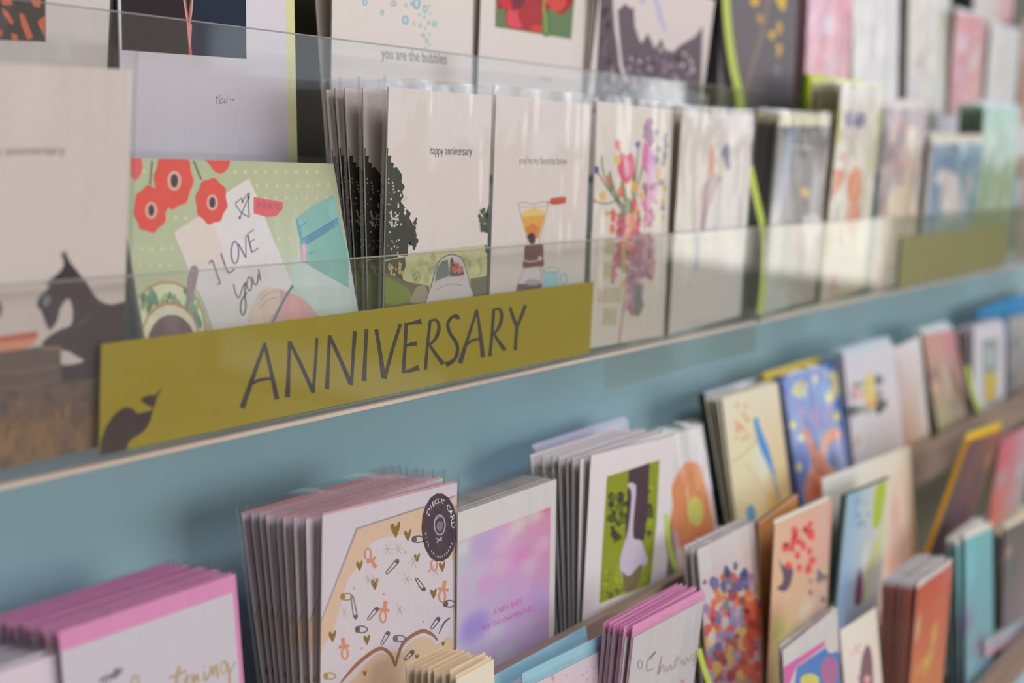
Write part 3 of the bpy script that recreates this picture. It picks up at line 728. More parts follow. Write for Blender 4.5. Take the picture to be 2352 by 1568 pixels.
ca = [('p', TREE, [(880, 345), (892, 340), (891, 358), (899, 356), (897, 372), (905, 375), (903, 385), (912, 384), (924, 402), (922, 418), (930, 428), (924, 440), (927, 452), (920, 462), (932, 478), (944, 490), (940, 500), (952, 520), (957, 540), (950, 562), (938, 560), (936, 590), (916, 586), (905, 602), (880, 610)]),
      ('s', [(190, 182, 168)], 46, (890, 410, 918, 580), .9, 2.4, 1.1), ('s', [(190, 182, 168)], 22, (892, 488, 916, 520), 1.2, 3, 1.1), ('s', [(196, 186, 176)], 10, (914, 440, 934, 520), 2, 4, 1.6),
      ('s', [(60, 60, 54)], 30, (930, 500, 958, 570), 1.5, 5, 1.5),
      ('p', (186, 184, 136), [(880, 598), (1000, 574), (1126, 560), (1126, 720), (880, 740)]),
      ('s', [(170, 172, 116), (200, 196, 146), (160, 160, 112)], 40, (940, 590, 1110, 650), 3, 9, 1.6),
      ('p', (70, 66, 58), [(880, 600), (930, 590), (932, 610), (924, 630), (926, 645), (900, 650), (880, 640)]), ('s', [(190, 150, 84), (200, 160, 110)], 18, (892, 604, 925, 632), 1.5, 4, 1.6),
      ('p', (104, 96, 76), [(880, 622), (905, 634), (940, 648), (985, 656), (985, 700), (880, 720)]), ('p', (116, 126, 56), [(884, 634), (905, 644), (936, 660), (952, 690), (900, 700), (884, 695)]), ('sp', (150, 138, 116), [(955, 660), (975, 656), (984, 690), (944, 695), (948, 676)]),
      ('p', (104, 102, 84), [(1080, 640), (1126, 632), (1126, 690), (1082, 690)]),
      ('s', [(66, 72, 58), (84, 90, 70)], 40, (1101, 478, 1126, 532), 3, 6, 1.6), ('s', [(66, 72, 58)], 8, (1110, 560, 1128, 600), 2, 5, 1.6),
      # car
      ('sp', (120, 108, 114), [(975, 695), (990, 650), (1004, 606), (1014, 592), (1034, 583), (1052, 586), (1062, 592), (1072, 620), (1078, 648), (1082, 692)]),
      ('sp', (196, 186, 182), [(978, 695), (993, 650), (1006, 608), (1016, 594), (1034, 586), (1050, 589), (1060, 595), (1070, 622), (1076, 648), (1080, 692)]),
      ('p', (106, 118, 112), [(998, 645), (1004, 616), (1014, 600), (1028, 596), (1032, 632), (1012, 640)]), ('p', (90, 74, 84), [(1032, 632), (1034, 594), (1038, 590), (1044, 606), (1062, 616), (1066, 630), (1040, 636)]),
      ('s', [(206, 96, 96), (214, 110, 104)], 12, (1034, 606, 1060, 622), 3, 6, 1.0), ('c', (140, 128, 132), 1.5, [(1000, 666), (1020, 656), (1045, 652), (1062, 656)]), ('c', (140, 128, 132), 1.5, [(998, 648), (1025, 636), (1066, 634)]),
      ('e', (176, 166, 160), 992, 620, 4, 6),
      ('t', (78, 66, 70), 'happy anniversary', (987, 354), (1084, 356), 20)]
card('greeting_card', 'front cream card lettered happy anniversary, with dark trees and a white car', 'happy anniversary tree card', 2,
     (893, 199), (1130, 220), (884, 590), ca, sleeve=(.006, .003), dy=.001, env=(176, 158, 136), edge=(184, 168, 150), back=(4, ((752, 196), (783, 534)), [.39, .70, .86, 1.0]))
card('greeting_card', "cream card with a pour-over coffee maker lettered you're my favorite brew", 'brew card', 2,
     (1140, 218), (1358, 239), (1126, 640),
     [('l', (150, 140, 140), 1.6, [(1190, 468), (1214, 562)]), ('l', (150, 140, 140), 1.6, [(1260, 465), (1238, 560)]), ('c', (150, 140, 140), 2, [(1189, 468), (1205, 464), (1225, 469), (1245, 463), (1262, 466)]), ('l', (150, 140, 140), 1.2, [(1190, 476), (1262, 474)]),
      ('p', (226, 178, 106), [(1197, 492), (1206, 484), (1228, 476), (1248, 484), (1255, 488), (1246, 520), (1237, 548), (1212, 548), (1203, 520)]), ('p', (214, 148, 74), [(1199, 498), (1252, 494), (1244, 522), (1236, 548), (1213, 548), (1204, 520)]), ('p', (196, 116, 60), [(1206, 524), (1222, 512), (1240, 522), (1236, 548), (1214, 548)]), ('sp', (78, 44, 48), [(1210, 542), (1221, 534), (1229, 542), (1228, 558), (1218, 560)]),
      ('l', (140, 130, 130), 4, [(1254, 466), (1264, 463)]), ('sp', (178, 74, 54), [(1263, 456), (1280, 453), (1298, 452), (1300, 461), (1296, 467), (1266, 470)]),
      ('sp', (104, 58, 68), [(1204, 568), (1212, 562), (1240, 561), (1248, 566), (1248, 590), (1246, 614), (1203, 616), (1204, 590)]), ('p', (120, 50, 60), [(1203, 600), (1247, 598), (1246, 614), (1203, 616)]), ('c', (204, 190, 190), 2.5, [(1202, 596), (1215, 601), (1235, 598), (1246, 594)]), ('e', (206, 190, 190), 1240, 592, 4, 4),
      ('sp', (186, 172, 170), [(1203, 616), (1246, 613), (1252, 640), (1254, 668), (1186, 676), (1190, 645)]), ('sp', (202, 190, 186), [(1206, 618), (1236, 616), (1240, 640), (1242, 664), (1190, 672), (1194, 645)]), ('p', (110, 78, 84), [(1188, 652), (1244, 650), (1246, 676), (1186, 678)]), ('e', (166, 146, 168), 1224, 648, 18, 7),
      ('p', (150, 190, 206), [(1248, 624), (1282, 622), (1285, 672), (1250, 676)]), ('ring', (130, 140, 156), 1266, 620, 19, 7, 1.6), ('ring', (130, 176, 200), 1294, 640, 9, 15, 4),
      ('t', (104, 92, 96), "you're my favorite brew", (1192, 376), (1302, 378), 17)], sleeve=(.0065, .003), dy=.001, env=(190, 172, 160))
ST = (96, 104, 84)
fl = [('r', (210, 193, 180), 0, 0, 1, 1)]
fl += [('c', ST, [2.5, 4], q) for q in ([(1372, 396), (1396, 430), (1430, 480)], [(1380, 358), (1386, 400), (1400, 430)], [(1400, 392), (1410, 430), (1430, 470)], [(1366, 462), (1390, 468), (1420, 462), (1436, 490)], [(1396, 500), (1410, 488), (1430, 500)])] if False else []
for q in ([(1372, 396), (1396, 430), (1432, 490)], [(1382, 358), (1388, 402), (1425, 470)], [(1400, 392), (1410, 430), (1436, 490)], [(1366, 462), (1392, 468), (1424, 462), (1438, 496)], [(1396, 490), (1410, 488), (1430, 504)], [(1388, 420), (1410, 452), (1438, 480)], [(1466, 340), (1460, 400), (1448, 500)], [(1476, 380), (1462, 440), (1450, 500)], [(1420, 330), (1430, 370), (1440, 420)]):
    fl.append(('c', ST, 3.2, q))
fl += [('e', (118, 122, 84), 1402, 420, 6, 22, -12), ('e', (130, 130, 92), 1432, 440, 6, 26, -10), ('e', (112, 116, 88), 1456, 420, 5, 28, 8), ('e', (120, 124, 92), 1442, 480, 10, 28)]
fl += [('sp', (204, 84, 108), [(1417, 360), (1428, 352), (1440, 356), (1450, 350), (1458, 368), (1456, 400), (1446, 418), (1434, 420), (1422, 404), (1416, 380)]), ('sp', (226, 140, 160), [(1436, 366), (1444, 372), (1446, 396), (1438, 408), (1432, 390)]),
       ('e', (204, 76, 88), 1419, 332, 6, 13), ('e', (92, 92, 140), 1465, 332, 6, 8), ('e', (70, 72, 140), 1370, 390, 5, 9), ('e', (222, 110, 84), 1366, 461, 4, 5), ('e', (226, 168, 96), 1418, 368, 7, 12), ('e', (226, 170, 110), 1384, 450, 8, 11), ('e', (214, 100, 84), 1397, 415, 5, 10), ('e', (222, 104, 84), 1425, 440, 7, 14), ('e', (228, 160, 84), 1458, 430, 9, 14), ('e', (230, 166, 84), 1474, 448, 6, 11), ('e', (206, 66, 86), 1457, 470, 6, 16), ('e', (226, 128, 84), 1465, 492, 6, 12), ('e', (226, 150, 84), 1394, 490, 4, 7), ('e', (222, 100, 80), 1408, 495, 6, 16), ('e', (222, 116, 86), 1406, 525, 6, 12), ('e', (222, 170, 104), 1484, 506, 8, 12),
       ('s', [(164, 120, 148), (176, 128, 150), (150, 108, 138)], 26, (1482, 278, 1498, 330), 4, 8, 1.5), ('e', (206, 110, 150), 1484, 360, 10, 36), ('e', (214, 150, 188), 1496, 385, 11, 46), ('e', (222, 170, 200), 1502, 420, 10, 36), ('s', [(196, 110, 150), (206, 140, 170), (150, 100, 120)], 40, (1476, 420, 1502, 520), 3, 7, 1.5),
       ('s', [(214, 170, 110), (140, 140, 124), (130, 134, 160)], 26, (1506, 290, 1530, 500), 2, 6, 1.8),
       ('s', [(216, 104, 120), (222, 120, 110), (206, 92, 130), (226, 140, 110), (150, 110, 90)], 70, (1422, 494, 1472, 590), 5, 11, 1.3),
       ('s', [(176, 122, 140), (160, 110, 132), (190, 130, 144)], 60, (1462, 540, 1500, 640), 4, 8, 1.5), ('s', [(158, 108, 136), (176, 124, 146), (188, 136, 150)], 90, (1440, 590, 1472, 720), 4, 8, 1.5), ('s', [(186, 96, 120), (176, 90, 120)], 26, (1404, 570, 1424, 650, -.9), 3, 6, 1.5), ('sp', (104, 116, 108), [(1460, 650), (1472, 660), (1474, 700), (1464, 728), (1456, 700)]),
       ('e', (170, 160, 90), 1432, 600, 5, 28), ('c', (190, 128, 128), [3, 4, 3], [(1440, 640), (1430, 720), (1420, 800)]), ('e', (226, 170, 110), 1430, 652, 5, 9)]
for bx, by, bw, bh in ((1388, 550, 28, 34), (1388, 600, 26, 38), (1376, 660, 54, 34), (1388, 706, 34, 40)):
    for i in range(int(bw / 5)): fl.append(('l', (190, 166, 106), 2, [(bx + i * 5.5, by), (bx + i * 5.5 - 2, by + bh)]))
card('greeting_card', 'pale card with a painted wildflower bouquet and gold handwriting', 'bouquet card', 2,
     (1372, 232), (1546, 252), (1354, 700), fl, sleeve=(.0055, .003), dy=.001, env=(184, 150, 116))
card('greeting_card', 'pale watercolour card of a couple embracing, the woman in a white dress', 'couple watercolour', 2,
     (1567, 258), (1731, 263), (1536, 770),
     [('g', (0, 0, 1, 1), [(212, 196, 184), (206, 192, 190), (206, 192, 186), (212, 204, 190)], [(1680, 480, (36, 110), (212, 208, 214)), (1680, 640, (50, 80), (216, 218, 208)), (1655, 660, 26, (206, 214, 190))], 14, 30),  # lower white-green blobs: window reflection painted into the print
      ('sp', (206, 150, 132), [(1628, 345), (1636, 330), (1642, 350), (1640, 390), (1650, 410), (1640, 420), (1628, 400)]), ('sp', (126, 128, 146), [(1656, 350), (1668, 330), (1676, 350), (1678, 385), (1670, 390), (1662, 370)]), ('e', (222, 196, 178), 1652, 384, 12, 22),
      ('sp', (180, 154, 162), [(1612, 430), (1640, 400), (1660, 420), (1640, 470), (1622, 530), (1608, 520)]), ('sp', (218, 214, 222), [(1650, 420), (1690, 400), (1704, 430), (1700, 530), (1620, 528)]),
      ('l', (140, 152, 176), [8, 9, 6], [(1600, 535), (1602, 580), (1598, 620)]), ('e', (196, 170, 186), 1583, 656, 3, 12), ('t', (170, 158, 158), 'true love', (1574, 745), (1626, 738), 8)],
     sleeve=(.005, .003), dy=.001, env=(186, 130, 84), edge=(176, 128, 90), back=(1, ((1546, 256), (1530, 540))))
card('greeting_card', 'dark grey card with a pale fabric ribbon and a cream envelope behind it', 'dark grey ribbon card', 2,
     (1790, 290), (1908, 289), (1752, 700),
     [('g', (0, 0, 1, 1), [(96, 94, 102), (110, 102, 106), (196, 204, 190), (176, 160, 156)],  # pale lower corners and blobs: sleeve reflections painted into the print
       [(1815, 340, (14, 60), (134, 150, 172)), (1800, 420, (14, 60), (156, 158, 186)), (1780, 560, (24, 110), (216, 216, 224)), (1790, 690, (30, 40), (200, 214, 196)), (1845, 440, (22, 90), (100, 96, 100)), (1875, 420, (8, 60), (186, 188, 200)), (1840, 600, (10, 44), (100, 94, 108)), (1862, 540, (16, 40), (200, 198, 200)), (1880, 660, (18, 50), (184, 168, 162))], 16, 34),
      ('sp', (196, 168, 96), [(1838, 434), (1850, 430), (1860, 440), (1856, 456), (1844, 450)]), ('sp', (178, 110, 116), [(1826, 548), (1836, 530), (1842, 548), (1832, 590)]),
      ('sp', (206, 206, 210), [(1845, 500), (1870, 490), (1888, 510), (1884, 530), (1864, 545), (1846, 530)]), ('l', (166, 164, 160), 5, [(1815, 336), (1874, 341)]), ('l', (190, 190, 200), [3, 7, 5], [(1885, 400), (1872, 450), (1862, 505)])],
     paper=(96, 92, 96), edge=(30, 26, 28), env=(226, 200, 164), envx=(-.001, -.001, .011), sleeve=(.014, .003), dy=.001, back=(4, ((1738, 285), (1722, 520))))
card('greeting_card', 'cream and lime card with LOVE in violet and orange foxes', 'lime love card', 2,
     (1934, 196), (2030, 200), (1884, 690),
     [('g', (0, 0, 1, 1), [(222, 208, 196), (216, 196, 176), (208, 190, 180), (206, 190, 170)], [(2010, 360, (10, 30), (224, 190, 120)), (1985, 640, (14, 50), (196, 184, 130))], 10, 20),
      ('p', (198, 190, 100), [(1918, 250), (1938, 250), (1928, 330), (1905, 345)]), ('p', (198, 190, 100), [(2014, 262), (2032, 262), (2022, 330), (2010, 330)]), ('p', (190, 184, 90), [(1892, 480), (1904, 470), (1912, 560), (1896, 600)]), ('t', (110, 100, 140), 'LOVE', (1946, 284), (1984, 290), 32), ('s', [(112, 104, 150)], 16, (1944, 256, 1986, 292), 3, 7, 1.4),
      ('s', [(214, 176, 168)], 8, (1935, 300, 1975, 325), 3, 6, .8), ('sp', (206, 96, 62), [(1914, 392), (1940, 390), (1934, 420), (1920, 440), (1908, 455), (1916, 420)]), ('sp', (212, 106, 60), [(1950, 400), (1966, 380), (1978, 400), (1976, 440), (1966, 470), (1950, 462), (1946, 430)]), ('sp', (206, 120, 84), [(1950, 470), (1974, 475), (1966, 530), (1950, 545), (1944, 510)]), ('e', (206, 150, 140), 1935, 360, 8, 12), ('l', (150, 120, 120), 3, [(2008, 270), (1994, 320)]), ('e', (212, 150, 140), 1915, 650, 7, 30), ('e', (196, 120, 120), 1930, 540, 5, 30)],
     sleeve=(.004, .002), dy=.001, env=(200, 204, 60), envx=(.0, .001, .001), edge=(126, 116, 50), back=(4, ((1862, 184), (1842, 480))))
ga = dict(sleeve=(.004, .002), dy=.001)
card('greeting_card', 'lime green card standing up behind the cream and lime fox card', 'tall lime card', 2,
     (1860, 170), (1988, 187), (1846, 480), [('r', (186, 200, 40), 0, 0, 1, 1)], paper=(186, 200, 40), edge=(70, 96, 10), env=None, dy=.036, thick=.009)
card('greeting_card', 'mauve brown card with orange dots and a pale goose', 'goose card', 2,
     (2036, 250), (2128, 252), (2004, 650),
     [('g', (0, 0, 1, 1), [(140, 120, 134), (176, 150, 152), (200, 172, 160), (206, 176, 158)], [(2040, 330, (12, 50), (110, 106, 110)), (2070, 300, (22, 50), (150, 116, 116)), (2040, 440, (14, 40), (140, 140, 152)), (2100, 440, (10, 60), (130, 140, 150)), (2060, 640, (30, 30), (196, 196, 206))], 12, 24),
      ('s', [(206, 130, 100)], 16, (2045, 270, 2086, 400), 3, 5, 1.2), ('sp', (216, 184, 158), [(2088, 300), (2096, 290), (2106, 300), (2104, 380), (2096, 430), (2100, 490), (2080, 520), (2034, 515), (2038, 460), (2056, 425), (2076, 430), (2086, 400)]), ('p', (212, 186, 168), [(2030, 515), (2100, 512), (2096, 600), (2020, 610)])],
     sleeve=(.002, .002), dy=.001, env=(236, 232, 236), envx=(-.001, -.001, .011), edge=(90, 76, 60))
card('greeting_card', 'blue card with a white polar bear and a cream envelope behind', 'polar bear card', 2,
     (2142, 332), (2258, 330), (2112, 640),
     [('g', (0, 0, 1, 1), [(96, 118, 154), (106, 146, 164), (166, 186, 208), (176, 186, 176)], [(2128, 430, (8, 60), (110, 100, 104)), (2230, 460, (16, 40), (90, 140, 156)), (2160, 520, (24, 40), (170, 190, 212)), (2230, 540, (30, 50), (176, 172, 146)), (2180, 600, (30, 40), (206, 214, 206))], 12, 20),
      ('sp', (206, 194, 192), [(2145, 410), (2160, 392), (2185, 394), (2200, 410), (2208, 450), (2206, 500), (2176, 505), (2160, 470), (2162, 425), (2148, 418)]), ('sp', (176, 168, 160), [(2218, 410), (2228, 398), (2234, 410), (2230, 440), (2220, 448)])],
     sleeve=(.003, .002), dy=.001, env=(226, 204, 182), envx=(.006, -.003, .012), edge=(140, 100, 70), back=(2, ((2124, 332), (2108, 480))))
card('greeting_card', 'mint green floral card beside the polar bear card', 'mint floral', 2,
     (2262, 244), (2344, 250), (2238, 560),
     [('g', (0, 0, 1, 1), [(140, 184, 158), (160, 200, 184), (168, 170, 130), (170, 168, 130)], [(2280, 330, 24, (184, 196, 174)), (2300, 420, 26, (176, 176, 130)), (2270, 480, 20, (166, 180, 144)), (2320, 300, 16, (196, 200, 170)), (2320, 380, 14, (160, 172, 120))], 10, 20)],
     sleeve=(.006, .002), dy=.001, env=(120, 170, 110), edge=(92, 106, 48), back=(4, ((2204, 246), (2192, 420))))
card('greeting_card', 'brown and mauve card past the mint floral card, behind the olive strip', 'brown mauve', 2,
     (2350, 352), (2420, 356), (2328, 640), [('g', (0, 0, 1, 1), [(150, 130, 120), (180, 140, 130), (170, 150, 150), (176, 150, 140)], [(2345, 430, 16, (206, 160, 130)), (2340, 520, 20, (186, 160, 160))], 8, 12)], env=None, dy=.001)

# ================================================================= first row of the lower rack
N1, N2 = (190, 182, 186), (196, 188, 190)
INK = (78, 68, 84); GOLD = (170, 146, 110)
card('greeting_card', 'front pink-enveloped white card with gold Christening script, in the nearest stack', 'large christening card', 3,
     (140, 1497), (534, 1361), (152, 1640),
     [('r', (192, 184, 188), 0, 0, 1, 1),
      ('c', INK, 4, [(228, 1568), (236, 1556), (240, 1562), (242, 1574)]), ('c', INK, 4, [(240, 1560), (246, 1550), (252, 1556), (248, 1566)]), ('c', INK, 4, [(254, 1556), (258, 1546), (262, 1558), (270, 1545)]), ('c', INK, 4, [(262, 1548), (266, 1536), (268, 1552)]), ('c', INK, 4, [(268, 1534), (272, 1552)]), ('c', INK, 3, [(274, 1532), (277, 1546), (280, 1536), (283, 1535)]),
      ('c', GOLD, [4, 6, 5, 4], [(298, 1580), (306, 1556), (313, 1552), (318, 1560), (316, 1580)]),
      ('c', GOLD, [8, 7, 6], [(412, 1530), (406, 1556), (402, 1580)]), ('l', GOLD, [6, 5], [(390, 1556), (428, 1540)]),
      ('c', GOLD, [3, 5, 5, 4], [(424, 1570), (432, 1556), (430, 1552), (423, 1568)]), ('c', GOLD, [5, 5], [(425, 1566), (436, 1572)]),
      ('c', GOLD, [6, 5, 5, 6], [(442, 1546), (444, 1570), (452, 1548), (456, 1566)]), ('l', GOLD, 5, [(469, 1542), (470, 1562)]), ('l', GOLD, 4, [(468, 1532), (471, 1531)]),
      ('c', GOLD, [6, 5, 4, 5, 6], [(470, 1560), (478, 1556), (486, 1528), (488, 1552), (496, 1526), (500, 1556)]),
      ('ring', GOLD, 513, 1533, 8, 16, 3), ('c', GOLD, [3, 4, 6, 6], [(512, 1516), (522, 1524), (526, 1545), (528, 1580)]), ('c', GOLD, 3, [(528, 1545), (536, 1528), (541, 1520)])],
     paper=(192, 184, 188), env=(206, 132, 168), envx=(-.0005, .0048, .0085), sleeve=(.011, .0035), dy=.001, edge=(184, 170, 176), sleeve_back=True, back=(13, ((20, 1462), (44, 1640))))
# sleeve edge stack just in front at the far left
card('greeting_card', 'blush card in a clear sleeve beside the large christening card, at the near end', 'blush corner', 3,
     (-120, 1580), (134, 1500), (-115, 1640), [('r', (204, 188, 194), 0, 0, 1, 1)], env=(170, 160, 160), sleeve=(.004, .001), dy=.002, paper=(204, 188, 194), edge=(176, 168, 168), back=(9, ((-200, 1560), (-192, 1640))))
PCH = (214, 174, 148); HRT = (128, 102, 42); PIN = (92, 84, 86); COR = (222, 132, 104); PALE = (200, 190, 194)
def heart(x, y, s, c=HRT): return ('sp', c, [(x, y + 14 * s), (x - 7 * s, y + 1 * s), (x - 8 * s, y - 6 * s), (x - 4 * s, y - 9 * s), (x - .5 * s, y - 4 * s), (x + 5 * s, y - 12 * s), (x + 7 * s, y - 9 * s), (x + 5 * s, y + 2 * s)])
def pin(x, y, r, l, c=PIN):
    a = math.radians(r); dx, dy = math.cos(a) * l / 2, math.sin(a) * l / 2; nx, ny = -math.sin(a) * 4.5, math.cos(a) * 4.5
    P = [(x - dx + nx * .6, y - dy + ny * .6), (x + dx * .7 + nx, y + dy * .7 + ny), (x + dx, y + dy), (x + dx * .7 - nx, y + dy * .7 - ny), (x - dx - nx * .6, y - dy - ny * .6), (x - dx - math.cos(a) * 3, y - dy - math.sin(a) * 3), (x - dx + nx * .6, y - dy + ny * .6)]
    return [('l', c, 2.4, P), ('e', c, x + dx * .75, y + dy * .75, 5, 5)]
def paci(x, y, r):
    a = math.radians(r); c, s = math.cos(a), math.sin(a)
    def R2(u, v): return (x + u * c - v * s, y + u * s + v * c)
    q = R2(0, 14)
    return [('ring', COR, q[0], q[1], 9, 15, 4), ('l', COR, 7, [R2(-12, -2), R2(12, -2)]), ('l', COR, [7, 9], [R2(0, -4), R2(0, -22)])]
dc = [('r', (200, 188, 196), 0, 0, 1, 1),
      ('p', (150, 136, 140), [(736, 1426), (818, 1212), (985, 1158), (1046, 1136), (1046, 1145), (826, 1222), (741, 1434)]),
      ('p', PCH, [(738, 1428), (822, 1215), (985, 1162), (1048, 1140), (1048, 1800), (735, 1800)]),
      ('sp', (202, 190, 192), [(784, 1380), (800, 1330), (830, 1290), (850, 1250), (880, 1235), (905, 1230), (960, 1228), (1005, 1270), (1040, 1290), (1040, 1420), (1030, 1500), (960, 1500), (880, 1500), (800, 1568), (742, 1600), (738, 1500), (765, 1450)]),
      ('c', (150, 100, 72), [4, 8, 9, 8, 5], [(782, 1568), (820, 1525), (868, 1490), (895, 1500), (908, 1530)]), ('c', (150, 100, 72), [5, 8, 9, 8, 4], [(908, 1530), (925, 1478), (965, 1450), (990, 1455), (1005, 1470)]), ('c', (110, 90, 90), [2, 5, 3], [(1008, 1455), (1020, 1430), (1034, 1418)]),
      ('sp', (214, 176, 146), [(800, 1580), (830, 1535), (868, 1500), (890, 1505), (905, 1540), (906, 1640), (800, 1700)]), ('sp', (214, 176, 146), [(912, 1540), (930, 1490), (965, 1462), (990, 1465), (1002, 1480), (1040, 1470), (1040, 1640), (912, 1660)])]
for x, y, s in ((909, 1215, 1.5), (937, 1228, 1.1), (958, 1280, .9), (826, 1298, 1.0), (861, 1340, 1.1), (690 + 300, 1366, 0), (1016, 1300, 1.0), (996, 1362, 1.0), (764, 1460, 1.15), (843, 1468, 1.0), (1018, 1478, .5), (838, 1545, .6), (958, 1508, .6)):
    if s: dc.append(heart(x, y, s))
for a in ((902, 1300, -48, 40), (966, 1343, 55, 32), (813, 1396, 80, 54), (857, 1408, -50, 34), (885, 1464, -60, 32), (1000, 1430, -55, 30), (940, 1504, -45, 26)): dc += pin(*a)
for cx, cy, c in ((796, 1370, (140, 124, 60)), (830, 1445, PIN), (757, 1552, (160, 138, 60)), (917, 1466, (110, 100, 120)), (960, 1238, PIN), (1032, 1386, PIN)): dc += [('ring', c, cx, cy, 15, 9, 3), ('e', c, cx - 9, cy, 6, 8)]
for a in ((852, 1284, 150), (882, 1402, 10), (1018, 1355, 10), (790, 1486, -8), (1002, 1284, 20)): dc += paci(*a)
for cx, cy in ((890, 1260), (950, 1290), (915, 1260), (860, 1330), (935, 1330), (918, 1400), (790, 1405), (846, 1330), (1000, 1310)):
    for a in (0, 60, 120): dc.append(('l', (186, 174, 160), 1, [(cx - 12 * math.cos(math.radians(a)), cy - 14 * math.sin(math.radians(a))), (cx + 12 * math.cos(math.radians(a)), cy + 14 * math.sin(math.radians(a)))]))
for cx, cy in ((813, 1350), (881, 1364), (985, 1310), (931, 1267), (972, 1427), (830, 1488)): dc.append(('e', COR, cx, cy, 1.8, 2.4))
SK = (66, 52, 62)
dc += [('e', SK, 1009, 1211, 41, 79)]
import math as _m
def arc_text(txt, cx, cy, rx, ry, a0, a1, size, col, inward=False):
    out = []; n = len(txt)
    for i, ch in enumerate(txt):
        if ch == ' ': continue
        a = _m.radians(a0 + (a1 - a0) * (i + .5) / n); out.append((ch, a))
    return out
def glyph_on_ellipse(mb_face, ch, a, cx, cy, rx, ry, wid, hh, col, inward):
    """letter tangent to an ellipse: returned as polygons"""
    V, T = text_tris(ch); wid = wid * _text_w[ch] / .55
    tx, ty = -_m.sin(a) * rx, _m.cos(a) * ry; l = _m.hypot(tx, ty); tx, ty = tx / l, ty / l
    if inward: tx, ty = -tx, -ty
    ux, uy = _m.cos(a) * rx, _m.sin(a) * ry; l = _m.hypot(ux, uy); ux, uy = ux / l, uy / l
    if inward: ux, uy = -ux, -uy
    bx, by = cx + rx * _m.cos(a), cy + ry * _m.sin(a)
    out = []
    for tr in T:
        out.append(('p', col, [(bx + tx * (V[i][0] - .5) * wid + ux * V[i][1] * hh * 1.4, by + ty * (V[i][0] - .5) * wid + uy * V[i][1] * hh * 1.4) for i in tr]))
    return [('G', out)]
LT = (206, 196, 200)
for ch, a in arc_text('DIECUT CARD', 1009, 1211, 28, 58, 208, 362, 10, LT): dc += glyph_on_ellipse(None, ch, a, 1009, 1211, 27, 56, 9 + 4 * abs(_m.cos(a)), 11, LT, False)
for ch, a in arc_text('with rhinestones', 1009, 1211, 28, 58, 172, 30, 8, LT): dc += glyph_on_ellipse(None, ch, a, 1009, 1211, 35, 69, 6, 7, LT, True)
dc += [('ring', (170, 158, 166), 1009, 1205, 14, 24, 3), ('c', (150, 138, 148), 2, [(998, 1195), (1010, 1186), (1020, 1192), (1012, 1206), (1000, 1210)]), ('l', (170, 158, 166), 3, [(1000, 1236), (1014, 1240)]), ('l', (170, 158, 166), 3, [(1014, 1232), (1002, 1246)]), ('e', (120, 106, 118), 1009, 1208, 7, 12)]
# letters do not overlap: fold the many single-letter shapes onto a few print layers
card('greeting_card', 'front diecut card patterned with hearts and safety pins, under a round black sticker', 'diecut card', 3,
     (741, 1184), (1050, 1108), (737, 1500), dc, paper=(200, 188, 196), env=(196, 140, 142), envx=(-.001, -.001, .001), sleeve=(.005, .0025), dy=.002, edge=(176, 166, 160),
     back=(8, ((568, 1192), (590, 1430)), [.14, .28, .42, .52, .66, .76, .88, 1.0]))
card('greeting_card', 'front white-edged card of lilac bokeh lights lettered A NEW BABY POP THE CHAMPAGNE!', 'lilac bokeh card', 3,
     (1052, 1178), (1278, 1100), (1049, 1500),
     [('r', (212, 202, 200), 0, 0, 1, 1),
      ('g', (.0, .0, .94, .87), [(196, 176, 208), (206, 130, 160), (186, 176, 206), (170, 160, 196)],
       [(1110, 1250, (34, 34), (180, 156, 204)), (1100, 1330, 30, (186, 176, 206)), (1160, 1240, 24, (206, 170, 200)), (1230, 1180, 22, (214, 180, 180)), (1190, 1205, 22, (210, 190, 178)), (1255, 1160, 18, (206, 120, 150)), (1245, 1250, 22, (206, 160, 186)), (1180, 1290, 34, (206, 150, 190)), (1200, 1275, 22, (212, 130, 176)), (1150, 1300, 20, (212, 170, 190)), (1215, 1300, 24, (212, 166, 190)), (1120, 1340, 26, (200, 150, 196)), (1090, 1440, 36, (156, 134, 196)), (1240, 1380, 30, (180, 150, 200)), (1060, 1300, 24, (180, 180, 206)), (1140, 1450, 26, (190, 176, 206)), (1200, 1450, 34, (190, 164, 200)), (1160, 1510, 30, (190, 182, 206)), (1200, 1350, 24, (196, 160, 200)), (1065, 1260, 14, (190, 200, 210))], 26, 30),
      ('t', (196, 72, 146), 'A NEW BABY', (1134, 1412), (1200, 1385), 13), ('t', (196, 72, 146), 'POP THE CHAMPAGNE!', (1108, 1450), (1222, 1402), 13)],
     paper=(212, 202, 200), env=(190, 176, 166), sleeve=(.005, .0015), dy=.001, edge=(190, 178, 170), back=(7, ((985, 1150), (995, 1440))))
